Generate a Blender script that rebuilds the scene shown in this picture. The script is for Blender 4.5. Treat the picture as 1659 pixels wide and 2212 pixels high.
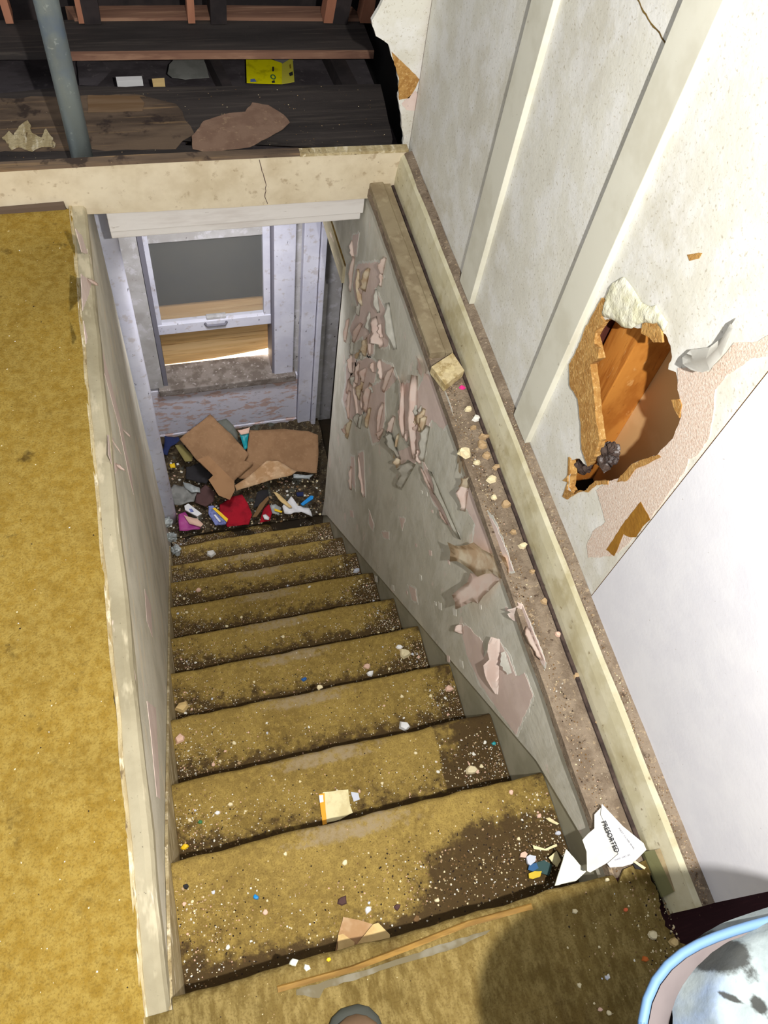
import bpy, bmesh, math, random
from mathutils import Vector, Matrix, noise, geometry
random.seed(7)
sc = bpy.context.scene
for o in list(bpy.data.objects): bpy.data.objects.remove(o)

# ------------------------------------------------------------------ camera
FPX = 1763.733; PCX, PCY = 829.5, 1106.0; CAMZ = 1.5
AX = Vector((0.9636124, -0.15486221, 0.21787346)).normalized()
AY = Vector((-0.24270883, -0.84841404, 0.4704105)).normalized()
AZ = Vector((0.11199809, -0.50617321, -0.85512871)).normalized()
CAM = Vector((0, 0, CAMZ))
cd = bpy.data.cameras.new('camera'); cam = bpy.data.objects.new('camera', cd)
sc.collection.objects.link(cam)
right = Vector((AX[0], AY[0], AZ[0])); up = -Vector((AX[1], AY[1], AZ[1])); back = -Vector((AX[2], AY[2], AZ[2]))
m3 = Matrix((right, up, back)).transposed()
cam.matrix_world = Matrix.Translation(CAM) @ m3.to_4x4()
cd.sensor_fit = 'VERTICAL'; cd.sensor_height = 36; cd.sensor_width = 27
cd.lens = FPX / 2212 * 36; cd.clip_start = 0.02
sc.camera = cam

# ------------------------------------------------------------------ light
sc.view_settings.view_transform = 'Standard'; sc.view_settings.look = 'None'
sc.view_settings.exposure = 0.0; sc.view_settings.gamma = 1.0
sc.view_settings.use_curve_mapping = False
w = bpy.data.worlds.new('world'); sc.world = w; w.use_nodes = True
w.node_tree.nodes['Background'].inputs[0].default_value = (0.93, 0.97, 1.0, 1)
w.node_tree.nodes['Background'].inputs[1].default_value = 0.55

def lamp(name, typ, loc, energy, color=(1, 1, 1), size=0.02, to=None):
    l = bpy.data.lights.new(name, typ); l.energy = energy; l.color = color
    if typ == 'AREA': l.size = size
    else: l.shadow_soft_size = size
    o = bpy.data.objects.new(name, l); sc.collection.objects.link(o); o.location = loc
    if to is not None:
        o.rotation_euler = (Vector(to) - Vector(loc)).to_track_quat('-Z', 'Y').to_euler()
    return o
lamp('head_torch', 'POINT', (0.20, -0.11, 1.60), 150, (1.0, 0.97, 0.9), 0.012)
_g = lamp('landing_fill', 'AREA', (0.24, 2.06, -0.24), 6, (0.98, 0.97, 1.0), 0.25, (0.24, 2.60, -1.5)); _g.data.spread = math.radians(100)  # unseen fill lamp added to brighten the lower landing
lamp('attic_area_light', 'AREA', (0.1, 3.1, 1.0), 1.2, (1.0, 0.86, 0.75), 0.4, (0.2, 2.7, 0.0))  # warm area light aimed at the attic wall plate
lamp('outdoor_daylight', 'AREA', (0.45, 3.15, -1.45), 40, (1.0, 0.95, 0.88), 0.4, (0.45, 2.86, -1.78))

# ------------------------------------------------------------------ pixel -> world
def P(px, py, ax, v):
    d = Vector((px - PCX, py - PCY, FPX))
    r = Vector((d.dot(AX), d.dot(AY), d.dot(AZ)))
    t = (v - CAM[ax]) / r[ax]
    return CAM + r * t
def crop(ox, oy, s, pts): return [(ox + x / s, oy + y / s) for x, y in pts]

# ------------------------------------------------------------------ objects
ORG = {}
def finish(o, verts, parent, origin):
    if parent is not None:
        org = ORG[parent.name]; o.parent = parent; ORG[o.name] = org
    else:
        if origin is None:
            xs = [v[0] for v in verts]; ys = [v[1] for v in verts]; zs = [v[2] for v in verts]
            origin = Vector(((min(xs) + max(xs)) / 2, (min(ys) + max(ys)) / 2, min(zs)))
        org = Vector(origin); o.location = org; ORG[o.name] = org
    return org
def obj(name, verts, faces, mat=None, parent=None, smooth=False, origin=None, mats=None, midx=None):
    me = bpy.data.meshes.new(name); o = bpy.data.objects.new(name, me); sc.collection.objects.link(o)
    org = finish(o, verts, parent, origin)
    me.from_pydata([Vector(v) - org for v in verts], [], faces)
    for m in (mats or [mat]):
        if m: me.materials.append(m)
    if midx: me.polygons.foreach_set('material_index', midx)
    if smooth: me.polygons.foreach_set('use_smooth', [True] * len(me.polygons))
    me.update(); return o
def objbm(name, bm, mat=None, parent=None, smooth=False, origin=None):
    bmesh.ops.recalc_face_normals(bm, faces=bm.faces)
    vs = [v.co.copy() for v in bm.verts]
    me = bpy.data.meshes.new(name); o = bpy.data.objects.new(name, me); sc.collection.objects.link(o)
    org = finish(o, vs, parent, origin)
    for v in bm.verts: v.co -= org
    bm.to_mesh(me); bm.free()
    if mat: me.materials.append(mat)
    if smooth: me.polygons.foreach_set('use_smooth', [True] * len(me.polygons))
    return o
def empty(name, loc):
    o = bpy.data.objects.new(name, None); sc.collection.objects.link(o); o.location = loc
    o.empty_display_size = 0.05; ORG[o.name] = Vector(loc); return o
def tag(o, label=None, cat=None, group=None, kind=None):
    if label: o['label'] = label
    if cat: o['category'] = cat
    if group: o['group'] = group
    if kind: o['kind'] = kind
    return o
def bmbox(bm, x0, x1, y0, y1, z0, z1, bev=0.0):
    vs = [bm.verts.new(c) for c in ((x0, y0, z0), (x1, y0, z0), (x1, y1, z0), (x0, y1, z0), (x0, y0, z1), (x1, y0, z1), (x1, y1, z1), (x0, y1, z1))]
    fs = [bm.faces.new([vs[i] for i in f]) for f in ((0, 3, 2, 1), (4, 5, 6, 7), (0, 1, 5, 4), (1, 2, 6, 5), (2, 3, 7, 6), (3, 0, 4, 7))]
    if bev > 0:
        es = list({e for f in fs for e in f.edges})
        bmesh.ops.bevel(bm, geom=es, offset=bev, segments=2, affect='EDGES', profile=0.6)
def box(name, x0, x1, y0, y1, z0, z1, mat, parent=None, bev=0.002):
    bm = bmesh.new(); bmbox(bm, x0, x1, y0, y1, z0, z1, bev); return objbm(name, bm, mat, parent)
def jag(pts, amp, seg, closed=True):
    """fractal edge: pts 3D coplanar, amp metres, seg target segment length"""
    out = []
    n = len(pts)
    for i in range(n if closed else n - 1):
        a = Vector(pts[i]); b = Vector(pts[(i + 1) % n]); L = (b - a).length
        k = max(1, int(L / seg)); out.append(a)
        for j in range(1, k):
            p = a.lerp(b, j / k)
            q = noise.noise_vector(p * 60) + noise.noise_vector(p * 170) * 0.5
            out.append(p + q * amp)
    return out
def flat(pts, ax, v):
    r = []
    for p in pts:
        p = Vector(p); p[ax] = v; r.append(p)
    return r
def plate(name, pts, off, mat, parent=None, holes=(), smooth=False):
    """slab from coplanar outline pts, second face at +off"""
    off = Vector(off)
    loops = [[Vector(p) for p in pts]] + [[Vector(p) for p in h] for h in holes]
    tris = geometry.tessellate_polygon(loops)
    allp = [p for l in loops for p in l]; n = len(allp)
    vs = allp + [p + off for p in allp]
    fs = [tuple(t) for t in tris] + [tuple(i + n for i in reversed(t)) for t in tris]
    s = 0
    for l in loops:
        for i in range(len(l)):
            a = s + i; b = s + (i + 1) % len(l); fs.append((a, b, b + n, a + n))
        s += len(l)
    bm = bmesh.new(); bv = [bm.verts.new(v) for v in vs]
    for f in fs:
        try: bm.faces.new([bv[i] for i in f])
        except ValueError: pass
    return objbm(name, bm, mat, parent, smooth)
def wallpatch(name, pxs, ax, v, th, mat, parent, amp=0.004, seg=0.008):
    pts = flat(jag([P(x, y, ax, v) for x, y in pxs], amp, seg), ax, v)
    off = [0, 0, 0]; off[ax] = th
    return plate(name, pts, off, mat, parent)

# ------------------------------------------------------------------ materials
def lin(c):
    return tuple(((x / 255) / 12.92 if x / 255 <= 0.04045 else ((x / 255 + 0.055) / 1.055) ** 2.4) for x in c) + (1,)
def mat(name, base, layers=(), rough=0.85, bump=(), metal=0.0, spec=0.3, attrs=(), emit=None):
    m = bpy.data.materials.new(name); m.use_nodes = True; nt = m.node_tree; N = nt.nodes; L = nt.links
    b = N['Principled BSDF']; b.inputs['Roughness'].default_value = rough; b.inputs['Metallic'].default_value = metal
    b.inputs['Specular IOR Level'].default_value = spec
    geo = N.new('ShaderNodeNewGeometry')
    def nz(scale, st=(1, 1, 1), detail=4, rgh=0.6, off=0.0):
        mp = N.new('ShaderNodeMapping'); mp.inputs['Scale'].default_value = st; mp.inputs['Location'].default_value = (off, off * 1.7, off * .6)
        L.new(geo.outputs['Position'], mp.inputs['Vector'])
        t = N.new('ShaderNodeTexNoise'); t.inputs['Scale'].default_value = scale; t.inputs['Detail'].default_value = detail
        t.inputs['Roughness'].default_value = rgh
        L.new(mp.outputs['Vector'], t.inputs['Vector']); return t.outputs['Fac']
    rgb = N.new('ShaderNodeRGB'); rgb.outputs[0].default_value = lin(base); cur = rgb.outputs[0]
    def mixin(fac, col):
        nonlocal cur
        mx = N.new('ShaderNodeMix'); mx.data_type = 'RGBA'
        L.new(fac, mx.inputs[0]); L.new(cur, mx.inputs[6]); mx.inputs[7].default_value = lin(col); cur = mx.outputs[2]
    def ramp(src, t, wd, a):
        r = N.new('ShaderNodeMapRange'); r.interpolation_type = 'SMOOTHSTEP'
        r.inputs['From Min'].default_value = t - wd; r.inputs['From Max'].default_value = t + wd
        r.inputs['To Max'].default_value = a; L.new(src, r.inputs['Value']); return r.outputs['Result']
    for i, l in enumerate(layers):
        f = ramp(nz(l['s'], l.get('st', (1, 1, 1)), l.get('d', 4), l.get('r', .6), i * 3.7 + 1), l.get('t', .5), l.get('w', .1), l.get('a', 1))
        mixin(f, l['c'])
    for an, col, s, t in attrs:
        at = N.new('ShaderNodeAttribute'); at.attribute_name = an
        add = N.new('ShaderNodeMath'); add.operation = 'ADD'; L.new(at.outputs['Fac'], add.inputs[0]); L.new(nz(s, off=9.1, rgh=.7), add.inputs[1])
        mixin(ramp(add.outputs[0], t, .16, .92), col)
    L.new(cur, b.inputs['Base Color'])
    prev = None
    for s, st, dist in bump:
        bp = N.new('ShaderNodeBump'); bp.inputs['Strength'].default_value = st; bp.inputs['Distance'].default_value = dist
        L.new(nz(s, detail=5, off=2.2), bp.inputs['Height'])
        if prev: L.new(prev, bp.inputs['Normal'])
        prev = bp.outputs['Normal']
    if prev: L.new(prev, b.inputs['Normal'])
    return m
def D(c, s, t=.5, w=.1, a=1, st=(1, 1, 1), d=4, r=.6): return dict(c=c, s=s, t=t, w=w, a=a, st=st, d=d, r=r)

CARP = (156, 125, 50)
m_carpet = mat('mustard_carpet', CARP, [D((136, 108, 44), 7, .55, .16, .7), D((190, 166, 92), 60, .5, .2, .5), D((118, 94, 40), 260, .56, .1, .5),
    D((70, 52, 24), 16, .70, .07, .8), D((225, 205, 140), 210, .72, .02, .9)], .95, [(420, .6, .004), (60, .35, .004)], spec=.1)
m_landcarpet = mat('worn_mustard_carpet', (122, 102, 56), [D((92, 76, 38), 6, .5, .14, .8), D((170, 150, 96), 90, .52, .15, .5, (1, .35, 1)), D((96, 76, 40), 300, .56, .1, .5),
    D((74, 54, 26), 9, .64, .08, .6), D((220, 196, 130), 190, .735, .02, .9)], .95, [(380, .6, .004), (50, .4, .005)], spec=.1)
m_tread = mat('trodden_mustard_carpet', (158, 134, 74), [D((130, 108, 58), 9, .5, .16, .8), D((186, 160, 88), 80, .54, .15, .5), D((104, 80, 38), 330, .56, .1, .5),
    D((224, 208, 160), 230, .73, .02, .9)], .95, [(420, .6, .004), (60, .4, .004)], spec=.1,
    attrs=[('dirt_shade', (72, 56, 38), 40, .90), ('worn', (160, 142, 112), 60, 1.0)])
m_redwood = mat('dark_red_painted_boards', (46, 18, 22), [D((60, 28, 30), 30, .6, .1, .5, (1, 8, 1)), D((140, 110, 80), 120, .72, .03, .6)], .75, [(30, .2, .002)], spec=.15)
m_wall = mat('off_white_wallpaper', (226, 224, 214), [D((205, 200, 186), 5, .55, .15, .6), D((240, 240, 240), 14, .52, .12, .6), D((168, 158, 134), 180, .64, .06, .6), D((90, 76, 56), 70, .76, .02, .8)], .8, [(90, .25, .002), (9, .25, .01)])
m_wall2 = mat('lilac_lit_white_board', (226, 226, 234), [D((216, 216, 228), 6, .52, .2, .4), D((238, 238, 244), 16, .52, .16, .4), D((160, 150, 140), 110, .73, .03, .6)], .8, [(120, .2, .0015), (8, .12, .004)])  # lilac tint puts the closer bluish light into the board colour
m_batten = mat('painted_batten', (224, 222, 208), [D((204, 200, 182), 8, .55, .1, .6), D((120, 100, 70), 90, .73, .02, .7)], .6, [(60, .15, .001)])
m_brownline = mat('brown_line', (120, 96, 44), [D((84, 62, 24), 30, .5, .1, .8)], .9)
m_base = mat('cream_baseboard_paint', (206, 198, 166), [D((174, 160, 120), 7, .55, .12, .7), D((224, 218, 194), 20, .5, .1, .5), D((120, 96, 62), 60, .68, .05, .7), D((60, 46, 34), 160, .74, .02, .8)], .6, [(50, .3, .002)])
m_dust = mat('dusty_brown_ledge', (146, 130, 112), [D((118, 102, 86), 25, .5, .1, .8), D((188, 166, 136), 110, .64, .05, .7), D((70, 52, 40), 70, .66, .05, .8), D((235, 220, 195), 220, .70, .03, .9)], .95, [(150, .8, .006)])
m_cap = mat('taupe_trim_paint', (152, 138, 112), [D((128, 112, 88), 12, .5, .12, .7), D((90, 74, 56), 90, .7, .04, .7), D((178, 164, 136), 30, .58, .08, .5)], .7, [(70, .25, .002)])
m_groove = mat('black_brown_gap', (80, 66, 60), [D((50, 40, 38), 30, .5, .1, .8)], .95)
m_header = mat('stained_header_paint', (222, 208, 182), [D((196, 178, 146), 7, .52, .16, .7), D((238, 226, 200), 18, .5, .16, .4), D((150, 122, 86), 40, .66, .07, .5), D((80, 40, 40), 90, .74, .02, .9)], .75, [(50, .3, .003)])
m_grey = mat('grey_green_plaster', (216, 213, 200), [D((192, 189, 174), 5, .52, .14, .8), D((222, 220, 210), 30, .56, .1, .6, (1, 1, .3)), D((226, 214, 204), 30, .645, .03, .9, (1, .6, .35)), D((60, 54, 48), 120, .72, .03, .8)], .8, [(60, .35, .003), (12, .3, .01)])
m_greyL = mat('grey_plaster_scuffed', (176, 166, 140), [D((148, 138, 112), 6, .52, .14, .8), D((204, 192, 164), 20, .60, .05, .8, (1, .35, 1.2)), D((228, 208, 196), 30, .68, .03, .9, (1, .3, 1)), D((70, 60, 50), 130, .71, .03, .8)], .8, [(60, .4, .004), (12, .3, .01)])
m_wellL = mat('scuffed_grey_well_plaster', (226, 220, 204), [D((200, 194, 176), 6, .52, .14, .8), D((228, 216, 192), 20, .60, .05, .8, (1, .35, 1.2)), D((228, 208, 196), 30, .68, .03, .9, (1, .3, 1)), D((70, 60, 50), 130, .71, .03, .8)], .8, [(60, .4, .004), (12, .15, .006)])
m_edge = mat('chipped_plaster_edge', (196, 180, 142), [D((160, 140, 100), 40, .5, .1, .8, (1, .2, 1)), D((236, 224, 196), 60, .6, .06, .8, (1, .3, 1)), D((104, 84, 58), 90, .66, .04, .8, (1, .3, 1))], .9, [(90, .7, .006)])
m_pink = mat('bare_pink_plaster', (232, 212, 204), [D((216, 194, 186), 12, .5, .12, .7), D((224, 204, 190), 50, .6, .08, .6), D((120, 104, 90), 110, .72, .03, .8)], .85, [(80, .2, .002)])
m_curl = mat('pink_paint_curl', (254, 240, 232), [D((250, 228, 218), 20, .5, .12, .7)], .7, [(60, .15, .001)])
m_curltan = mat('cream_paint_curl', (254, 244, 222), [D((220, 190, 150), 20, .5, .12, .7)], .7)
m_curlwhite = mat('pale_grey_paint_curl', (236, 234, 226), [D((212, 210, 200), 20, .5, .12, .7)], .7)
m_fibre = mat('torn_speckled_wallboard', (224, 206, 192), [D((206, 176, 158), 240, .54, .06, .7), D((238, 228, 220), 300, .58, .05, .7), D((150, 120, 100), 200, .70, .03, .6)], .95, [(250, .5, .003)])
m_fbrown = mat('brown_fibreboard_core', (190, 146, 84), [D((160, 112, 54), 60, .5, .1, .7), D((222, 184, 124), 160, .6, .06, .7)], .95, [(160, .7, .004)])
m_obrown = mat('ochre_exposed_backing', (158, 112, 36), [D((140, 94, 26), 40, .5, .1, .6)], .95, [(160, .4, .003)])
m_cavity = mat('cavity_brown_paper', (226, 186, 134), [D((210, 168, 114), 8, .5, .1, .6)], .9)
m_stud = mat('orange_pine_stud', (206, 138, 62), [D((168, 98, 34), 14, .52, .1, .8, (1, 5, .5)), D((120, 62, 22), 40, .66, .05, .8, (1, 6, .4)), D((228, 176, 110), 60, .66, .05, .6, (1, 4, .5))], .6, [(40, .2, .001)])
m_stud2 = mat('dark_red_stud', (96, 50, 40), [D((74, 36, 30), 14, .5, .1, .8, (1, 5, .5))], .7)
m_crumb = mat('crumbly_dark_plaster', (88, 74, 68), [D((180, 176, 178), 60, .58, .06, .8), D((50, 34, 30), 30, .5, .1, .7)], .95, [(90, .8, .01)])
m_yelpaper = mat('yellowed_crumpled_paper', (228, 226, 208), [D((226, 222, 182), 10, .5, .12, .8), D((244, 242, 228), 30, .52, .1, .6)], .8, [(40, .6, .01)])
m_white = mat('old_white_woodwork', (206, 206, 218), [D((184, 184, 200), 6, .52, .14, .7), D((60, 56, 60), 48, .69, .025, .9, (1, 1, .6)), D((170, 160, 158), 30, .62, .06, .6)], .6, [(40, .25, .002)])
m_white2 = mat('dusty_white_woodwork', (178, 176, 176), [D((150, 146, 142), 8, .5, .14, .7), D((56, 50, 52), 44, .68, .03, .9, (1, 1, .6)), D((200, 198, 204), 24, .58, .06, .6)], .7, [(40, .3, .002)])
m_flakewood = mat('flaking_white_apron', (204, 202, 214), [D((190, 160, 150), 16, .56, .04, .9, (1, 1, 2.4)), D((150, 144, 150), 24, .64, .04, .7, (1, 1, 2.4)), D((60, 54, 58), 60, .72, .02, .8)], .7, [(30, .3, .003)])
m_lintel = mat('cracked_white_lintel', (238, 234, 232), [D((212, 204, 200), 10, .55, .1, .6, (.4, 1, 2)), D((140, 120, 104), 50, .70, .03, .8, (.3, 1, 2))], .6, [(40, .2, .002)])
m_sill = mat('filthy_grey_sill', (134, 126, 120), [D((98, 88, 80), 20, .5, .1, .8), D((190, 184, 182), 60, .64, .05, .7)], .9, [(80, .5, .004)])
m_jamb = mat('grey_jamb', (112, 110, 120), [], .7)  # plain mid grey for the jambs and sash lift
m_glassdark = mat('dark_grey_board', (50, 46, 34), [D((30, 30, 30), 3, .5, .2, .8)], .6)
m_ply = mat('plywood_sheet', (214, 180, 130), [D((196, 156, 100), 6, .5, .1, .8, (.25, 1, 5)), D((150, 104, 52), 14, .62, .05, .7, (.2, 1, 6)), D((226, 186, 126), 20, .6, .06, .6, (.2, 1, 5))], .7)
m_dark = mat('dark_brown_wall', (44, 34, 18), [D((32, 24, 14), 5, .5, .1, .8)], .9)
m_black = mat('unlit_black_void', (14, 12, 12), [], .95)  # black stands in for unlit voids
m_plank = mat('blackened_attic_plank', (66, 60, 58), [D((44, 40, 40), 7, .5, .14, .8, (.25, 2, 2)), D((88, 80, 74), 30, .60, .07, .5, (.1, 3, 2)), D((160, 140, 100), 150, .735, .02, .8)], .8, [(40, .4, .004)])
m_plankb = mat('brown_attic_plank', (114, 96, 80), [D((72, 60, 52), 5, .52, .12, .9, (.5, 2, 1)), D((160, 130, 94), 22, .62, .07, .6, (.12, 3, 1)), D((52, 42, 40), 16, .62, .05, .8), D((210, 180, 130), 130, .73, .02, .8)], .85, [(40, .5, .004)])
m_plate = mat('raw_pine_plate', (150, 112, 92), [D((110, 78, 66), 10, .52, .12, .7, (.2, 3, 1)), D((190, 150, 122), 24, .6, .08, .5, (.2, 3, 1))], .8, [(40, .3, .003)])
m_rafter = mat('pine_rafter', (196, 136, 108), [D((160, 104, 80), 10, .52, .12, .7, (1, 1, .2))], .8)
m_rafterdk = mat('dark_rafter', (62, 54, 54), [D((40, 36, 38), 10, .5, .1, .7)], .85)
m_lath = mat('grey_lath_board', (84, 78, 82), [D((56, 50, 54), 14, .5, .12, .8, (.5, 1, 1)), D((120, 112, 112), 40, .66, .06, .6)], .9, [(50, .4, .004)])
m_pipe = mat('galvanised_pipe', (138, 148, 148), [D((112, 120, 124), 14, .5, .14, .7, (1, 1, .4)), D((176, 184, 182), 90, .66, .05, .6), D((90, 110, 140), 5, .62, .06, .5)], .5, [(60, .1, .001)], metal=.45, spec=.5)
m_paperbr = mat('brown_scrap_paper', (146, 118, 100), [D((128, 100, 84), 20, .5, .1, .7), D((170, 142, 116), 60, .62, .06, .6)], .9, [(60, .3, .003)])
m_card = mat('brown_cardboard', (150, 116, 84), [D((132, 100, 70), 12, .5, .12, .7), D((166, 132, 98), 60, .6, .08, .4)], .85, [(60, .15, .001)])
m_cardtan = mat('torn_tan_cardboard', (190, 158, 122), [D((170, 130, 88), 12, .52, .08, .8), D((222, 186, 150), 40, .6, .08, .5)], .85)
m_cardlt = mat('pale_tan_card', (222, 192, 134), [D((190, 156, 104), 16, .55, .1, .7)], .9)
def plain(name, c, rough=.7, layers=()): return mat(name, c, list(layers), rough)
m_red = plain('crimson_cloth', (166, 14, 36), .85, [D((130, 8, 28), 14, .5, .1, .8)])
m_mag = plain('magenta_wrapper', (172, 70, 140), .5, [D((140, 44, 120), 20, .5, .1, .6)])
m_blueprint = plain('blue_grey_packet', (120, 130, 186), .5, [D((70, 76, 130), 60, .52, .06, .7)])
m_yellow = plain('yellow_stripe', (244, 200, 30), .5)
m_whitepl = plain('white_plastic', (226, 226, 228), .4)
m_clear = plain('cloudy_grey_plastic', (150, 156, 156), .3, [D((190, 196, 196), 20, .6, .06, .7)])
m_navy = plain('navy_cloth', (34, 44, 84), .9)
m_blackcl = plain('black_rag', (44, 42, 44), .9)
m_maroon = plain('brown_maroon_cloth', (86, 62, 60), .9)
m_greybag = plain('translucent_grey_bag', (132, 132, 128), .5, [D((110, 110, 106), 14, .5, .1, .7)])
m_olive = plain('olive_foam', (132, 122, 74), .9)
m_bluepen = plain('bright_blue_plastic', (30, 140, 214), .4)
m_blue = plain('blue_plastic', (40, 96, 170), .4)
m_green = plain('green_plastic', (40, 110, 60), .5)
m_teal = plain('teal_plastic', (30, 150, 160), .4)
m_orange = plain('orange_print', (244, 170, 30), .5)
m_labelp = plain('cream_paper', (236, 226, 180), .7, [D((214, 196, 146), 30, .55, .1, .7)])
m_paper = plain('white_paper', (244, 244, 246), .6, [D((226, 228, 232), 20, .55, .1, .5)])
m_paper2 = plain('thin_grey_white_paper', (214, 212, 206), .6, [D((192, 190, 184), 14, .5, .1, .6)])
m_shard = plain('pale_green_white_board', (240, 242, 226), .7)
m_ink = plain('black_ink', (40, 40, 44), .7)
m_inklt = plain('grey_ink', (150, 150, 158), .7)
m_boxy = plain('bright_yellow_card', (226, 216, 8), .5, [D((170, 160, 4), 16, .6, .08, .7)])
m_boxside = plain('dull_yellow_card', (196, 188, 70), .5)
m_boxtop = plain('grey_card', (120, 118, 122), .8)
m_pinkdot = plain('hot_pink_plastic', (240, 60, 150), .5)
m_chip = [plain('white_paint_chip', (232, 230, 222)), plain('cream_plaster_chip', (228, 214, 176)), plain('pinkish_plaster_chip', (226, 188, 168)), plain('tan_chip', (178, 150, 114)), plain('bluish_white_chip', (206, 210, 224))]
m_gritdk = plain('dark_crumb', (50, 38, 28), .95)
m_gritbr = plain('brown_crumb', (120, 92, 60), .95)
m_bagout = plain('pale_grey_bag_cloth', (94, 86, 86), .8, [D((80, 72, 74), 14, .5, .12, .6)])
m_bagrim = plain('light_blue_binding', (74, 100, 130), .6)
m_cloth = mat('white_and_blue_mottled_cloth', (108, 116, 118), [D((92, 108, 138), 7, .52, .06, .8), D((84, 92, 94), 24, .56, .10, .7)], .9, [(60, .3, .004)], attrs=[('blotch', (26, 25, 22), 60, 1.05)])
m_boot = plain('brown_leather', (122, 98, 74), .6, [D((96, 74, 58), 16, .5, .12, .6)])
m_sole = plain('dark_rubber', (62, 64, 58), .7)
m_strip = mat('golden_brown_trim_wood', (160, 122, 56), [D((108, 78, 30), 18, .52, .1, .8, (.3, 2, 1)), D((206, 168, 90), 40, .62, .06, .6, (.3, 2, 1))], .6)
m_tape = plain('grey_tape', (108, 98, 74), .8, [D((130, 124, 108), 14, .56, .06, .8)])
m_glass = bpy.data.materials.new('dusty_glass'); m_glass.use_nodes = True
_b = m_glass.node_tree.nodes['Principled BSDF']; _b.inputs['Base Color'].default_value = (.55, .56, .55, 1); _b.inputs['Roughness'].default_value = .12
_b.inputs['Transmission Weight'].default_value = 0.0; _b.inputs['Alpha'].default_value = .10
m_env = bpy.data.materials.new('daylight_outside')

# ------------------------------------------------------------------ SETTING
# dark red board floor with the opening of the stairwell
box('floor', .60, 1.9, -1.4, .03, -.05, -.004, m_redwood).__setitem__('kind', 'structure')
f2 = box('floor', -1.4, -.205, -1.4, 1.86, -.06, -.006, m_redwood); f2['kind'] = 'structure'
f3 = box('floor', -.205, .60, -1.4, .01, -.05, -.006, m_redwood); f3['kind'] = 'structure'

# ---- upper right wall with the torn hole
C4 = lambda pts: crop(1150, 550, 2.949, pts)
WX = .71
hole = C4([(440,430),(500,405),(540,425),(600,465),(700,470),(750,455),(820,490),(850,510),(880,580),(890,650),(865,730),(915,750),(930,860),(945,950),(950,1030),(900,1170),(800,1275),(720,1300),(640,1330),(560,1420),(480,1455),(420,1440),(340,1500),(255,1525),(232,1480),(245,1400),(235,1310),(300,1300),(345,1345),(390,1290),(425,1180),(400,1020),(385,840),(365,700),(420,660),(405,600),(385,520)])
hole3 = flat(jag([P(x, y, 0, WX) for x, y in hole], .003, .006), 0, WX)
wr = plate('wall_right', [(WX, .512, 0), (WX, 1.885, 0), (WX, 1.885, 2.3), (WX, .512, 2.3)], (.014, 0, 0), m_wall, holes=[hole3])
wr['kind'] = 'structure'
wr.data.materials.append(m_fbrown)
for _p in wr.data.polygons:
    if abs(_p.normal.x) < .5 and _p.center.z < 1.2: _p.material_index = 1
wl2 = plate('wall_right', [(WX - .002, -.045, 0), (WX - .002, .509, 0), (WX - .002, .509, 2.3), (WX - .002, -.045, 2.3)], (.1, 0, 0), m_wall2)
wl2['kind'] = 'structure'
# battens: children of the wall
for y0, y1 in ((1.288, 1.368), (.878, .955)):
    box('batten', WX - .013, WX + .001, y0, y1, .107, 2.3, m_batten, wr, .0015)
# torn layers round the hole
T1 = C4([(930,720),(1000,725),(1130,750),(1180,690),(1290,560),(1400,560),(1560,500),(1560,640),(1400,660),(1350,700),(1250,760),(1170,860),(1160,1000),(1130,1170),(1060,1270),(1000,1300),(980,1370),(760,1680),(600,1850),(510,1920),(360,1930),(350,1850),(390,1760),(470,1700),(440,1590),(410,1500),(490,1445),(560,1420),(650,1330),(720,1300),(800,1275),(900,1170),(955,1030),(950,940),(930,860)])
# clip T1 to the hole board (Y > .513)
pts = [P(x, y, 0, WX) for x, y in T1]
pts = [Vector((WX, max(p.y, .5135), p.z)) for p in pts]
plate('torn_wallboard_layer', flat(jag(pts, .0022, .006), 0, WX - .0015), (.0014, 0, 0), m_fibre, wr)
wallpatch('exposed_backing', C4([(690,1575),(750,1690),(700,1735),(660,1800),(620,1800),(580,1780),(555,1840),(520,1920),(470,1880),(560,1740)]), 0, WX - .0022, .0006, m_obrown, wr, .002)
wallpatch('torn_core_edge', C4([(440,275),(475,300),(435,400),(455,425),(400,500),(395,570),(425,600),(420,660),(368,700),(388,840),(402,1020),(428,1180),(392,1290),(350,1350),(312,1240),(308,1100),(288,920),(235,830),(232,700),(290,590),(330,480),(390,370)]), 0, WX - .005, .0045, m_fbrown, wr, .003)
wallpatch('torn_core_edge', C4([(700,440),(785,430),(815,470),(828,560),(770,560),(745,530),(690,500)]), 0, WX - .004, .0035, m_fbrown, wr, .003)
wallpatch('torn_core_edge', C4([(885,925),(935,920),(950,960),(935,1040),(905,990)]), 0, WX - .003, .0028, m_fbrown, wr, .002)
wallpatch('torn_core_edge', C4([(800,1275),(815,1290),(720,1340),(650,1370),(600,1440),(540,1450),(560,1410),(640,1330),(720,1300)]), 0, WX - .003, .0028, m_fbrown, wr, .002)
wallpatch('torn_core_edge', C4([(400,1440),(480,1440),(480,1465),(400,1470),(350,1515),(300,1500),(220,1560),(190,1540),(225,1450),(190,1440),(235,1400),(240,1300),(228,1290),(220,1500),(260,1525),(340,1500)]), 0, WX - .003, .0028, m_fbrown, wr, .002)
wallpatch('torn_core_edge', C4([(985,0),(1080,-10),(1060,25),(1000,40)]), 0, WX - .001, .0009, m_fbrown, wr, .002)
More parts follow.
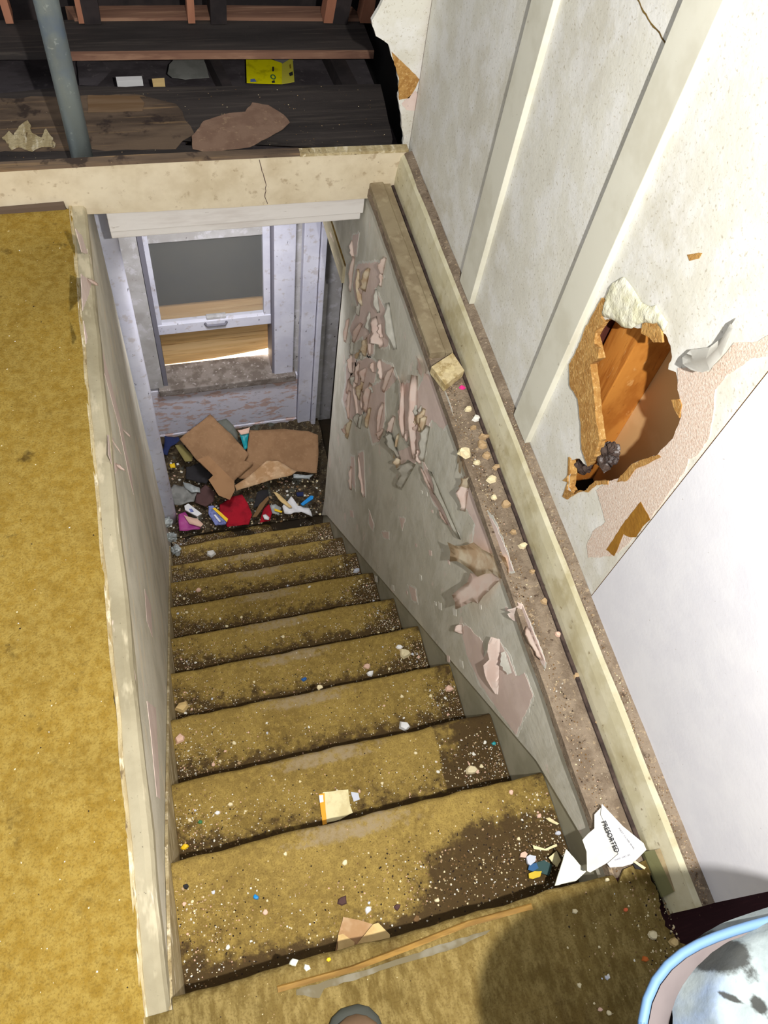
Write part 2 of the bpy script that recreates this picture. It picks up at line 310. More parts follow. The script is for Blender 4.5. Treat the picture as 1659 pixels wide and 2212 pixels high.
# yellowed crumpled paper above the hole
def bumpy(name, pxs, ax, v, lift, amp, mt, parent, res=14, jg=.003):
    """a crumpled sheet: outline on plane, grid inside lifted by noise along -axis"""
    pts = flat(jag([P(x, y, ax, v) for x, y in pxs], jg, .01), ax, v)
    loops = [[Vector(p) for p in pts]]
    bm = bmesh.new(); bv = [bm.verts.new(p) for p in loops[0]]
    try: bm.faces.new(bv)
    except ValueError: pass
    bmesh.ops.triangulate(bm, faces=bm.faces)
    for _ in range(3):
        es = [e for e in bm.edges if e.calc_length() > .012]
        if es: bmesh.ops.subdivide_edges(bm, edges=es, cuts=1); bmesh.ops.triangulate(bm, faces=bm.faces)
    bnd = {vv for e in bm.edges if e.is_boundary for vv in e.verts}
    for vv in bm.verts:
        n = noise.noise(vv.co * 38) * .6 + noise.noise(vv.co * 90) * .4
        d = amp * (n * .5 + .5) * (0.25 if vv in bnd else 1) + lift
        vv.co[ax] -= d
    r = bmesh.ops.solidify(bm, geom=bm.faces[:], thickness=.0008)
    return objbm(name, bm, mt, parent, True)
bumpy('crumpled_paper', C4([(520,180),(590,140),(640,200),(700,300),(760,330),(800,320),(870,430),(845,490),(800,440),(700,435),(640,470),(600,465),(540,425),(490,400),(450,390),(470,300),(500,260)]), 0, WX - .001, .001, .007, m_yelpaper, wr)
# paper flap curling off the wall
def sweepstrip(name, centers, widths, norm_lift, wdir, mt, parent, th=.0008):
    n = len(centers); vs = []
    for c, wd in zip(centers, widths):
        for s in (-1, -.4, .4, 1): vs.append(Vector(c) + Vector(wdir) * wd * .5 * s)
    fs = [(4*i+j, 4*i+j+1, 4*i+5+j, 4*i+4+j) for i in range(n-1) for j in range(3)]
    bm = bmesh.new(); bv = [bm.verts.new(v) for v in vs]
    for f in fs: bm.faces.new([bv[k] for k in f])
    bmesh.ops.solidify(bm, geom=bm.faces[:], thickness=th)
    return objbm(name, bm, mt, parent, True)
flap = [P(*C4([p])[0], 0, WX - l) for p, l in (((955,655),.012),((1010,605),.012),((1130,590),.008),((1210,525),.004),((1300,400),.002))]
flap2 = [P(*C4([p])[0], 0, WX - l) for p, l in (((1010,735),.022),((1080,752),.026),((1130,735),.030),((1200,650),.026),((1275,470),.012))]
vs = flap + flap2; n_ = len(flap)
mid = [(a + b) / 2 + Vector((-.006, 0, 0)) for a, b in zip(flap, flap2)]
bm = bmesh.new(); rows = [[bm.verts.new(p) for p in r] for r in (flap, mid, flap2)]
for a, b in ((0, 1), (1, 2)):
    for i in range(n_ - 1): bm.faces.new((rows[a][i], rows[a][i+1], rows[b][i+1], rows[b][i]))
bmesh.ops.solidify(bm, geom=bm.faces[:], thickness=.0008)
objbm('curled_paper_flap', bm, m_paper2, wr, True)
def crack(name, pxs, ax, v, wd, mt, parent):
    pts = jag([P(x, y, ax, v) for x, y in pxs], .0022, .008, False) + [P(*pxs[-1], ax, v)]
    a = []; b = []
    o1 = (ax + 1) % 3; o2 = (ax + 2) % 3
    for i, p in enumerate(pts):
        q = pts[min(i + 1, len(pts) - 1)] - pts[max(i - 1, 0)]
        nn = Vector((0, 0, 0)); nn[o1] = -q[o2]; nn[o2] = q[o1]; nn.normalize()
        ww = wd * (.5 + abs(noise.noise(p * 90)))
        a.append(p + nn * ww); b.append(p - nn * ww)
    off = [0, 0, 0]; off[ax] = -.0006
    return plate(name, flat(a + b[::-1], ax, v), off, mt, parent)
crack('crack', [(1372,-10),(1400,40),(1425,70),(1440,98)], 0, WX - .0005, .0014, m_brownline, wr)
crack('crack', [(1284,1290),(1345,1205),(1400,1133)], 0, WX - .0005, .0006, m_brownline, wr)
# cavity behind the hole
cv = empty('trim_5', (.8, .8, 0)); cv['kind'] = 'structure'
box('backing_sheet', .835, .845, .30, 1.25, 0, 1.3, m_cavity, cv, 0)
box('stud', .755, .835, .787, .860, 0, 1.3, m_stud, cv, .002)
box('stud', .750, .835, .872, .915, 0, 1.3, m_stud2, cv, .002)
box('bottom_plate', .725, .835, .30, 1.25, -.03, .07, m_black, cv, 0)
box('dark_void', .724, .75, .86, .95, .07, .20, m_black, cv, 0)  # black box painted in for the darkness low in the cavity
def lump(name, c, r, mt, parent=None, seed=0, sq=(1, 1, 1), sub=3, amp=.35, fr=2.2):
    bm = bmesh.new(); bmesh.ops.create_icosphere(bm, subdivisions=sub, radius=1)
    for v in bm.verts:
        d = v.co.normalized(); n = noise.noise(d * fr + Vector((seed * 7.3, seed * 1.9, seed))) + .5 * noise.noise(d * fr * 2.6 + Vector((seed, 3, 9)))
        v.co = Vector((d.x * sq[0], d.y * sq[1], d.z * sq[2])) * r * (1 + amp * n) + Vector(c)
    return objbm(name, bm, mt, parent, False)
for i, (px, py, r) in enumerate(((1262, 1005, .016), (1310, 985, .022), (1246, 1010, .011), (1325, 972, .012))):
    c = P(px, py, 0, .735); o = lump('broken_plaster_lump', c, r, m_crumb, cv, i, (.8, 1, 1.1), 3, .6)

# baseboard, cap and groove along the right wall
bb = empty('baseboard_right', (.69, .9, 0)); bb['kind'] = 'structure'
def prism_y(name, prof, y0, y1, mt, parent, ny=60, wob=.0008):
    """profile (x,z) swept along Y with slight wobble"""
    n = len(prof); vs = []
    for i in range(ny + 1):
        y = y0 + (y1 - y0) * i / ny
        for x, z in prof:
            vs.append(Vector((x + noise.noise(Vector((x*20, y * 9, z*30))) * wob, y, z + noise.noise(Vector((x*20+5, y * 11, 3))) * wob)))
    fs = [(i*n+j, i*n+(j+1) % n, (i+1)*n+(j+1) % n, (i+1)*n+j) for i in range(ny) for j in range(n)]
    fs += [tuple(range(n)), tuple(ny*n + k for k in reversed(range(n)))]
    bm = bmesh.new(); bv = [bm.verts.new(v) for v in vs]
    for f in fs: bm.faces.new([bv[k] for k in f])
    return objbm(name, bm, mt, parent)
prism_y('baseboard', [(.672, -.03), (.709, -.03), (.709, .098), (.688, .098), (.681, .09), (.676, .06), (.672, .02)], -.045, 1.86, m_base, bb)
prism_y('dusty_top', [(.688, .097), (.7095, .097), (.7095, .106), (.700, .1045), (.691, .101)], -.045, 1.86, m_dust, bb, 160, .0022)
prism_y('ledge_bed', [(.598, -.03), (.671, -.03), (.671, -.006), (.650, -.004), (.630, -.009), (.598, -.006)], .03, 1.86, m_dust, bb, 160, .002)
prism_y('gap_line', [(.6645, -.012), (.6715, -.012), (.6715, .0005), (.6645, .0002)], .03, 1.86, m_groove, bb, 160, .002)
prism_y('ledge_cap', [(.600, -.012), (.640, -.012), (.640, .010), (.637, .013), (.603, .013), (.600, .010)], 1.232, 1.86, m_cap, bb)
prism_y('ledge_cap', [(.6415, -.012), (.660, -.012), (.660, .006), (.6415, .006)], 1.232, 1.86, m_cap, bb)
# end block of trim at the top step
eb = empty('trim_block', (.69, .02, 0))
tag(eb, 'grey green and tan end block of trim against the baseboard by the top step', 'trim block')
m_olv = plain('olive_grey_paint', (122, 120, 82)); m_tanw = plain('worn_tan_wood', (156, 138, 104), .8, [D((120, 104, 76), 30, .5, .1, .6)])
_a, _b, _c = P(1390, 1840, 2, .016), P(1414, 1836, 2, .050), P(1442, 1828, 2, .066)
_d, _e, _f = P(1432, 1938, 2, .016), P(1456, 1926, 2, .050), P(1480, 1916, 2, .066)
def wedge(name, q, mt):
    bm = bmesh.new(); v = [bm.verts.new(p) for p in q] + [bm.verts.new(Vector((p.x + .003, p.y, -.004))) for p in q]
    for f in ((0, 1, 2, 3), (7, 6, 5, 4), (0, 4, 5, 1), (1, 5, 6, 2), (2, 6, 7, 3), (3, 7, 4, 0)): bm.faces.new([v[k] for k in f])
    return objbm(name, bm, mt, eb)
wedge('painted_face', [_a, _b, _e, _d], m_olv)
wedge('tan_top', [_b, _c, _f, _e], m_tanw)

# ---- stairwell right wall
wsr = plate('wall_stairwell_right', [(.61, .03, -.012), (.61, 1.98, -.012), (.61, 1.98, -.15), (.61, 2.72, -.15), (.61, 2.72, -.47), (.61, 2.062, -.53)] +
            [(.61, 2.066 - .004 * k, -.53 - (1.64 * k / 8)) for k in range(1, 8)] + [(.61, 2.058, -2.17)] +
            [(.61, .05 + .21 * k + .03, -.225 * k + .005) for k in range(9, 0, -1)] + [(.61, .10, -.10), (.61, .03, -.10)], (.006, 0, 0), m_grey)
wsr['kind'] = 'structure'
C3 = lambda pts: crop(650, 400, 2.765, pts)
C7 = lambda pts: crop(680, 900, 2.765, pts)
PATCH = [
 C3([(345,470),(460,460),(490,560),(440,620),(500,740),(530,850),(520,960),(470,970),(440,900),(430,1010),(400,1020),(370,900),(320,940),(290,860),(340,750),(310,600),(330,500)]),
 C3([(270,1080),(400,1030),(460,1060),(440,1170),(360,1240),(380,1330),(340,1420),(280,1380),(250,1280),(270,1180)]),
 C3([(480,1050),(540,1080),(570,1160),(500,1240),(500,1400),(470,1530),(430,1540),(400,1420),(380,1340),(400,1220),(480,1170)]),
 C3([(590,1200),(650,1180),(700,1230),(740,1120),(800,1160),(860,1260),(900,1380),(850,1460),(780,1400),(740,1480),(740,1600),(680,1660),(640,1720),(600,1720),(560,1600),(650,1560),(610,1500),(600,1350)]),
 C3([(730,1650),(790,1760),(830,1900),(940,2080),(900,2060),(790,1890),(740,1760)]),
 C7([(900,410),(960,370),(1000,540),(1080,650),(1150,820),(1185,920),(1100,960),(1060,930),(980,1000),(950,960),(1000,880),(900,810),(900,770),(940,760),(960,650),(900,540)]),
 C7([(1240,1120),(1290,1250),(1375,1460),(1370,1490),(1290,1430),(1250,1290),(1205,1200)]),
 C7([(870,1250),(910,1250),(1000,1340),(1010,1440),(1090,1330),(1150,1420),(1200,1550),(1250,1530),(1300,1660),(1250,1790),(1200,1900),(1100,1760),(990,1600),(910,1430)]),
 C7([(560,1010),(600,1030),(610,1110),(580,1090)]), C7([(215,240),(235,240),(240,440),(215,380)]), C7([(260,220),(290,210),(300,480),(270,400)]),
 C7([(325,560),(350,640),(345,680),(325,640)]), C7([(400,690),(440,690),(440,730),(410,720)]), C7([(505,600),(540,610),(520,680)]),
 C3([(310,300),(345,290),(330,420),(300,400)]), C3([(290,1090),(320,1000),(335,1100),(300,1180)]),
]
for pts in PATCH:
    mx_ = sum(p[0] for p in pts) / len(pts); my_ = sum(p[1] for p in pts) / len(pts)
    wallpatch('peeling_paint_edge', [(x + 4 * (x - mx_) / (abs(x - mx_) + 6), y + 5 * (y - my_) / (abs(y - my_) + 8)) for x, y in pts], 0, .6094, .0005, m_curlwhite, wsr, .007, .006)
    wallpatch('bare_plaster_patch', pts, 0, .6088, .0011, m_pink, wsr, .004, .007)
def curl(base, tip, wpx, lift, mt, parent, ax=0, v=.609, sgn=-1, n=9, twist=.4):
    """strip of paint held at base and curling off the wall towards its tip; width in pixels across"""
    bx, by = base; tx, ty = tip; dx, dy = tx - bx, ty - by
    A = P(bx, by, ax, v); B = P(tx, ty, ax, v); T = (B - A).normalized(); O = Vector((sgn, 0, 0)); S = T.cross(O).normalized()
    if S.y < 0: S = -S                                        # free edge on the far side
    dist = (A - CAM).length; wm = wpx / FPX * dist
    side = abs(dy) > abs(dx) * 1.2 and sgn < 0
    rowsL = []
    for i in range(n):
        t = i / (n - 1); c = A.lerp(B, t)
        w_ = wm * max(.25, .75 + .35 * math.sin(t * 3.0) + .7 * noise.noise(Vector((bx * .13, by * .13, t * 5))))
        row = []
        for s in (0, .25, .5, .75, 1):
            if side:
                g = w_ * 1.15
                row.append(c + S * g * (.55 * s + .25 * s * s * noise.noise(Vector((bx, t * 4, 1)))) + O * (.001 + g * .85 * s ** .85 * (.45 + .55 * math.sin(.4 + 2.3 * t))))
            else:
                h = lift * .8 * t ** 1.3
                row.append(c + S * w_ * (2.1 if sgn < 0 else 1.0) * (s - .5) + O * (.001 + h + abs(s - .5) * w_ * twist))
        rowsL.append(row)
    bm = bmesh.new(); rv = [[bm.verts.new(p) for p in r] for r in rowsL]
    for i in range(n - 1):
        for j in range(4): bm.faces.new((rv[i][j], rv[i][j+1], rv[i+1][j+1], rv[i+1][j]))
    bmesh.ops.solidify(bm, geom=bm.faces[:], thickness=.0009)
    return objbm('paint_curl', bm, mt, parent, True)
CUR3 = [((455,780),(500,960),58,.03,0),((372,830),(322,945),28,.025,0),((432,870),(420,1020),24,.02,0),((350,500),(370,720),24,.02,1),((325,1060),(350,1430),22,.018,0),
 ((618,1180),(625,1510),34,.03,0),((430,1190),(395,1360),34,.025,0),((500,1300),(462,1500),22,.02,0),((560,1090),(500,1240),24,.025,0),((325,430),(300,640),20,.02,0),
 ((700,1140),(690,1640),40,.012,0),((1010,1750),(985,1950),44,.03,0),((480,1040),(495,1160),26,.02,0),((340,1090),(280,1250),20,.02,0),((455,620),(475,760),24,.03,2),
 ((545,1480),(600,1640),60,.02,2),((530,700),(575,980),40,.015,2),((300,1230),(290,1400),18,.02,0),((700,1060),(760,1110),40,.02,0),((600,1200),(640,1180),50,.03,0),((440,1060),(440,1120),22,.02,0)]
for b_, t_, w_, l_, k_ in CUR3:
    curl(C3([b_])[0], C3([t_])[0], w_ / 2.765, l_ * .9, (m_curl, m_curltan, m_curlwhite)[k_], wsr)
CUR7 = [((1160,905),(895,790),64,.05,1),((1100,930),(930,1090),60,.055,0),((1110,1330),(1098,1660),56,.022,0),((1245,1120),(1220,1230),50,.03,0),((1285,1260),(1372,1460),48,.022,0),
 ((885,1240),(890,1300),34,.02,0),((690,60),(655,270),40,.025,2),((605,285),(520,440),58,.03,2),((700,330),(875,735),44,.018,2),((455,100),(505,250),50,.02,2),((1140,1400),(1180,1530),34,.02,2),
 ((640,300),(720,470),22,.02,0),((960,370),(905,450),40,.03,1),((225,300),(222,440),18,.02,0),((265,230),(300,480),14,.015,0),((750,560),(800,650),22,.018,0),((860,210),(920,270),60,.02,1)]
for b_, t_, w_, l_, k_ in CUR7:
    curl(C7([b_])[0], C7([t_])[0], w_ / 2.6, l_ * .9, (m_curl, m_curltan, m_curlwhite)[k_], wsr)
rq = random.Random(5)
for _ in range(46):                                             # more small flakes crowding the peeled areas
    reg = rq.choice((((290, 560), (420, 1500)), ((290, 420), (300, 1500)), ((560, 760), (1120, 1650))))
    x = rq.uniform(*reg[0]); y = rq.uniform(*reg[1]); L_ = rq.uniform(50, 150)
    b_ = C3([(x, y)])[0]; t_ = C3([(x + rq.uniform(-35, 15), y + L_)])[0]
    if P(b_[0], b_[1], 0, .609).y > 2.05 or P(t_[0], t_[1], 0, .609).z > -.04: continue
    curl(b_, t_, rq.uniform(14, 34) / 2.765, .02, rq.choice((m_curl, m_curl, m_curlwhite, m_curltan)), wsr)
for _ in range(26):
    x = rq.uniform(150, 1150); y = rq.uniform(300, 1500)
    if y < 1.0 * (x - 100) - 250 or y > 1.15 * x + 700: continue
    b_ = C7([(x, y)])[0]; q_ = P(b_[0], b_[1], 0, .609)
    if q_.z > -.05: continue
    r_ = rq.uniform(3, 8)
    wallpatch('paint_fleck', [(b_[0] - r_ * .5, b_[1] - r_), (b_[0] + r_ * .5, b_[1] - r_ * .6), (b_[0] + r_ * .6, b_[1] + r_ * 1.4), (b_[0] - r_ * .3, b_[1] + r_)], 0, .6092, .0008, rq.choice((m_pink, m_curlwhite, m_curlwhite)), wsr, .003, .004)
# bare lower skirt below the plaster edge
sk = plate('skirt_board', [(.618, .03, -.02), (.618, 2.055, -.02), (.618, 2.055, -2.30), (.618, 1.9, -2.30), (.618, .03, -.5)], (.04, 0, 0), mat('bare_grey_skirt', (176, 172, 152), [D((150, 146, 124), 10, .5, .1, .6)], .7), wsr)
# horizontal casing over the side doorway
prism_y('door_casing', [(.600, -.545), (.611, -.545), (.611, -.47), (.600, -.47)], 2.05, 2.78, m_greyL, wsr, 20)
prism_y('casing_brown_line', [(.6065, -.47), (.611, -.47), (.611, -.462), (.6065, -.462)], 2.05, 2.78, m_brownline, wsr, 20)  # solid brown line along the top of the casing

# ---- stairwell left wall
wsl = plate('wall_stairwell_left', [(-.165, .0, -.004), (-.165, 2.10, -.004), (-.165, 2.11, -2.3), (-.165, 1.9, -2.3), (-.165, .0, -.40)], (-.04, 0, 0), m_wellL)
wsl['kind'] = 'structure'
prism_y('chipped_lip', [(-.203, .0), (-.194, .0), (-.195, .0065), (-.202, .0075)], .0, 1.86, m_edge, wsl, 260, .003)
prism_y('chipped_edge', [(-.200, -.03), (-.1615, -.03), (-.1625, -.006), (-.168, .003), (-.178, .005), (-.197, .004)], .0, 1.86, m_greyL, wsl, 200, .003)
C6 = lambda pts: crop(130, 440, 2.766, pts)
for pts in (C6([(285,1380),(320,1400),(320,1540),(352,1570),(330,1612),(310,1560),(290,1500)]), C6([(232,800),(275,960),(362,1290),(400,1490),(425,1600),(440,1740),(415,1640),(352,1330),(262,1000)]),
            C6([(92,150),(130,190),(165,300),(130,290)]), C6([(125,420),(190,470),(165,560),(135,640)]), C6([(140,700),(165,800),(155,840)]),
            crop(200, 1150, 2.083, [(235,255),(262,330),(270,470),(245,400)]), crop(200, 1150, 2.083, [(245,760),(285,790),(305,1200),(290,1190),(262,900)])):
    wallpatch('bare_plaster_patch', pts, 0, -.1642, -.001, m_pink, wsl, .003, .007)
for b_, t_, w_ in (((300,1400),(320,1500),26), ((330,1560),(345,1600),30), ((372,1350),(385,1400),20), ((160,450),(185,490),22)):
    curl(C6([b_])[0], C6([t_])[0], w_ / 2.766, .018, m_curl, wsl, 0, -.164, 1)
plate('skirt_board', [(-.158, .02, .0), (-.158, .30, -.22), (-.158, 1.95, -2.04), (-.158, 1.95, -2.28), (-.158, .02, -.5)], (-.006, 0, 0), m_edge, wsl)

# ---- header board at the end of the upper floor
hd = empty('baseboard_back', (.1, 1.87, 0)); hd['kind'] = 'structure'
hp = [(-1.4, 1.86, .004), (-.212, 1.86, .004), (-.196, 1.86, -.024), (.20, 1.86, -.036), (.654, 1.86, -.040), (.654, 1.86, -.02), (.695, 1.86, -.02), (.699, 1.86, .105), (.0, 1.86, .118), (-1.4, 1.86, .122)]
plate('header_board', flat(jag(hp, .0012, .03), 1, 1.86), (0, .02, 0), m_header, hd)
prism = plate('weathered_top_edge', [(-1.4, 1.858, .122), (.0, 1.858, .118), (.40, 1.858, .112), (.40, 1.858, .121), (0, 1.858, .128), (-1.4, 1.858, .133)], (0, .024, 0), m_plankb, hd)
plate('weathered_top_edge', [(.40, 1.858, .110), (.699, 1.858, .104), (.699, 1.858, .112), (.40, 1.858, .119)], (0, .024, 0), m_edge, hd)
plate('floor_edge_strip', [(-1.4, 1.845, .001), (-.21, 1.845, .001), (-.212, 1.845, .022), (-.40, 1.845, .018), (-1.4, 1.845, .016)], (0, .014, 0), plain('grey_brown_strip', (104, 88, 76), .9), hd)
crack('crack', [(560,345),(566,370),(575,400),(572,425),(578,440)], 1, 1.8594, .0012, m_maroon, hd)
plate('broken_corner_piece', flat(jag([P(x, y, 1, 1.853) for x, y in ((828,415),(850,408),(872,412),(872,424),(862,432),(828,432))], .002, .01), 1, 1.853), (0, .008, 0), m_edge, hd)

# ---- torn remnant of the knee wall
kw = plate('wall_back', flat(jag([P(x, y, 1, 1.90) for x, y in ((895,335),(868,325),(872,300),(868,265),(860,215),(862,182),(858,150),(845,120),(838,95),(812,78),(803,45),(818,20),(835,-20),(860,-200),(985,-200))], .004, .01), 1, 1.90), (0, .012, 0), m_wall)
kw['kind'] = 'structure'
wallpatch('torn_brown_layer', [(846,112),(862,128),(884,148),(906,172),(898,190),(884,212),(862,216),(860,190),(862,170),(852,140)], 1, 1.8985, .001, m_fbrown, kw, .002)
wallpatch('bare_plaster_patch', [(880,212),(898,196),(903,206),(902,240),(878,238),(868,224)], 1, 1.8985, .001, m_pink, kw, .002)

# ---- attic space behind
at = empty('attic_floor', (.2, 2.3, 0)); tag(at, 'blackened loose boards and joists of the attic floor behind the header board', 'attic floor')
def sheet(name, pts, off, mt, parent, amp=.003, seg=.03):
    return plate(name, jag(pts, amp, seg), off, mt, parent)
def z0(pxs, z): return [P(x, y, 2, z) for x, y in pxs]
def flatz(pts, z): return flat(pts, 2, z)
front = flatz(jag(z0([(-900,225),(-20,203),(150,186),(300,188),(440,186),(822,182),(848,300),(846,312)], 0), .002, .04), 0)
plate('loose_board', front + [Vector((.70, 1.97, 0)), Vector((-1.5, 1.97, 0))], (0, 0, -.022), m_plank, at)
sheet_pts = flatz(jag(z0([(-40,215),(150,208),(300,205),(380,225),(420,290),(380,322),(-40,330)], .0006), .012, .03), .0006)
plate('brown_board_facing', sheet_pts, (0, 0, .0012), m_plankb, at)
plate('pale_bare_patch', flatz(jag(z0([(190,206),(300,208),(312,222),(308,240),(190,243)], .003), .004, .02), .003), (0, 0, .001), mat('bare_tan_timber', (130, 106, 82), [D((112, 84, 56), 10, .5, .1, .7, (.2, 3, 1))], .85), at)
plate('loose_board', flatz(jag(z0([(-900,130),(-20,114),(440,109),(808,108),(782,42),(440,42),(-20,44),(-900,60)], .0), .0015, .05), .0), (0, 0, -.022), m_plank, at)
plate('pinkish_board_edge', flatz(z0([(140,112),(440,109),(808,109),(808,114),(440,115),(140,118)], .0), .001), (0, 0, -.02), m_plate, at)
for (x0, x1, x2, x3) in ((440, 457, 500, 482), (700, 728, 772, 742)):
    plate('joist', flatz(z0([(x0 - 4, 100), (x1, 100), (x2 + 4, 195), (x3, 195)], -.1), -.09), (0, 0, -.09), m_rafterdk, at)
box('lath_base', -1.5, 1.3, 2.03, 2.98, -.155, -.145, m_lath, at, 0)
box('void_panel', .80, 1.0, 1.93, 3.2, -.18, .3, m_black, at, 0)  # black panel added for the dark void past the boards
pl = empty('roof_frame', (.2, 2.85, 0)); tag(pl, 'pine wall plate with rafters at the back of the attic', 'roof timbers')
plate('wall_plate', flatz(z0([(140,13),(440,11),(760,14),(785,40),(440,37),(160,39)], .01), .01), (0, 0, -.06), m_plate, pl)
def beam(name, a, b, wx, wy, mt, parent):
    a, b = Vector(a), Vector(b); d = (b - a).normalized(); sx = Vector((1, 0, 0)); sx = (sx - d * sx.dot(d)).normalized(); sy = d.cross(sx)
    bm = bmesh.new(); vs = []
    for c in (a, b):
        for i, j in ((-1, -1), (1, -1), (1, 1), (-1, 1)): vs.append(bm.verts.new(c + sx * wx * i / 2 + sy * wy * j / 2))
    for f in ((0, 3, 2, 1), (4, 5, 6, 7), (0, 1, 5, 4), (1, 2, 6, 5), (2, 3, 7, 6), (3, 0, 4, 7)): bm.faces.new([vs[k] for k in f])
    return objbm(name, bm, mt, parent)
for px, dk, lt in ((20, 0, 1), (165, 1, 1), (412, 0, 1), (438, 1, 0), (700, 1, 1), (790, 0, 1)):
    a = P(px + (12 if dk else 0), 38, 2, .012); 
    bb_ = a + Vector((0.0 if px < 700 else .05, -.14, .75))
    if dk: beam('rafter', a + Vector((.03, .02, 0)), bb_ + Vector((.03, .02, 0)), .05, .09, m_rafterdk, pl)
    if lt: beam('rafter', a, bb_, .022 if px < 700 else .05, .05, m_rafter, pl)
box('roof_board', -1.5, 1.3, 2.98, 3.0, -.18, .5, m_rafterdk, pl, 0)
plate('roof_deck', [(-1.5, 3.0, .35), (1.3, 3.0, .35), (1.3, 2.2, 2.2), (-1.5, 2.2, 2.2)], (0, .02, .02), m_rafterdk, pl)

# pipe
def tube(name, pts, r, mt, parent=None, seg=20, cap=True, radii=None):
    bm = bmesh.new(); rings = []
    pts = [Vector(p) for p in pts]
    for i, p in enumerate(pts):
        d = (pts[min(i+1, len(pts)-1)] - pts[max(i-1, 0)]).normalized()
        a = d.orthogonal().normalized() if i == 0 else (pa - d * pa.dot(d)).normalized()
        pa = a; b = d.cross(a); rr = radii[i] if radii else r
        rings.append([bm.verts.new(p + (a * math.cos(t) + b * math.sin(t)) * rr) for t in [2 * math.pi * k / seg for k in range(seg)]])
    for i in range(len(rings) - 1):
        for k in range(seg): bm.faces.new((rings[i][k], rings[i][(k+1) % seg], rings[i+1][(k+1) % seg], rings[i+1][k]))
    if cap: bm.faces.new(rings[0][::-1]); bm.faces.new(rings[-1])
    return objbm(name, bm, mt, parent, True)
tag(tube('vent_pipe', [(-.149, 1.955, .0), (-.149, 1.955, .3), (-.149, 1.957, 1.0), (-.149, 1.96, 2.2)], .027, m_pipe, None, 28),
    'grey galvanised metal pipe rising behind the header board', 'pipe')
# yellow box in the gap
yb = empty('cardboard_box', P(580, 180, 2, -.12)); tag(yb, 'bright yellow printed card box wedged between the dark attic boards', 'box')
def quad(name, pxz, mt, parent, off=(0, 0, -.002)):
    return plate(name, [P(x, y, 2, z) for x, y, z in pxz], off, mt, parent)
quad('front_panel', [(531,110,-.105),(567,122,-.105),(609,136,-.105),(609,181,-.105),(570,180,-.105),(533,178,-.105)], m_boxy, yb)
quad('side_panel', [(609,138,-.105),(632,124,-.105),(636,176,-.105),(609,181,-.105)], m_boxside, yb)
quad('back_panel', [(545,100,-.109),(630,100,-.109),(634,130,-.109),(609,138,-.109)], m_boxtop, yb)
quad('printed_mark', [(588,144,-.1035),(592,144,-.1035),(592,154,-.1035),(588,154,-.1035)], m_ink, yb, (0, 0, -.0006))
c_ = P(590, 166, 2, -.1035)
ring = [c_ + Vector((math.cos(t) * .009, math.sin(t) * .014, 0)) for t in [k * math.pi / 8 for k in range(16)]]
ringi = [c_ + Vector((math.cos(t) * .005, math.sin(t) * .009, 0)) for t in [k * math.pi / 8 for k in range(16)]]
plate('printed_mark', ring, (0, 0, -.0006), plain('green_print', (60, 110, 70), .6), yb, holes=[ringi])
quad('printed_mark', [(587,175,-.1035),(593,173,-.1035),(594,178,-.1035),(588,179,-.1035)], m_ink, yb, (0, 0, -.0006))
quad('printed_mark', [(625,140,-.1035),(628,138,-.1035),(629,147,-.1035),(626,148,-.1035)], plain('olive_print', (130, 110, 20)), yb, (0, 0, -.0006))
quad('printed_mark', [(624,158,-.1035),(632,154,-.1035),(633,162,-.1035),(626,164,-.1035)], m_ink, yb, (0, 0, -.0006))
quad('printed_mark', [(541,171,-.1035),(550,170,-.1035),(554,176,-.1035),(541,177,-.1035)], plain('blue_grey_print', (90, 110, 170)), yb, (0, 0, -.0006))
# scrap of brown paper on the plank
tag(plate('paper_scrap', flatz(jag(z0([(416,322),(414,295),(440,262),(495,245),(530,242),(545,222),(580,228),(612,248),(626,265),(610,280),(575,300),(540,318),(480,326),(440,328)], .004), .003, .015), .004), (0, 0, .0015), m_paperbr),
    'torn brown paper scrap lying on the nearest black attic board', 'paper scrap')
tag(plate('paper_scrap', flatz(jag(z0([(362,160),(366,140),(385,118),(420,116),(440,125),(452,168),(400,172),(372,168)], -.10), .003, .02), -.10), (0, 0, .002), m_greybag),
    'grey torn sheet in the gap between the attic boards', 'paper scrap')
tag(plate('paper_scrap', flatz(jag(z0([(165,120),(210,122),(240,150),(210,182),(170,180)], -.10), .003, .02), -.105), (0, 0, .002), m_lath),
    'dark torn sheet in the attic gap beside the metal pipe', 'paper scrap')
tag(plate('wood_strip', flatz(z0([(250,166),(306,164),(308,172),(252,175)], -.05), -.05), (0, 0, -.02), m_whitepl),
    'short white strip in the gap between the attic boards', 'strip')
tag(plate('wood_strip', flatz(z0([(328,170),(355,168),(356,178),(330,179)], -.05), -.05), (0, 0, -.02), m_cardlt),
    'short cream strip in the attic gap right of the white one', 'strip')
plc = lambda: None
tag(plate('plaster_crust', flatz(jag(z0([(5,300),(20,285),(30,295),(48,270),(60,262),(70,290),(90,300),(100,280),(115,300),(118,320),(90,318),(70,328),(40,318),(25,325)], .004), .006, .01), .004), (0, 0, .004), m_edge),
    'crust of broken cream plaster on the attic board left of the pipe', 'plaster')
# ceiling strip over landing and lintel
ln = empty('trim_1', (.24, 1.92, -.2)); ln['kind'] = 'structure'
box('lintel_board', -.118, .605, 1.905, 1.93, -.128, -.03, m_lintel, ln, .003)
box('lintel_lip', -.118, .600, 1.915, 1.94, -.158, -.128, m_lintel, ln, .003)

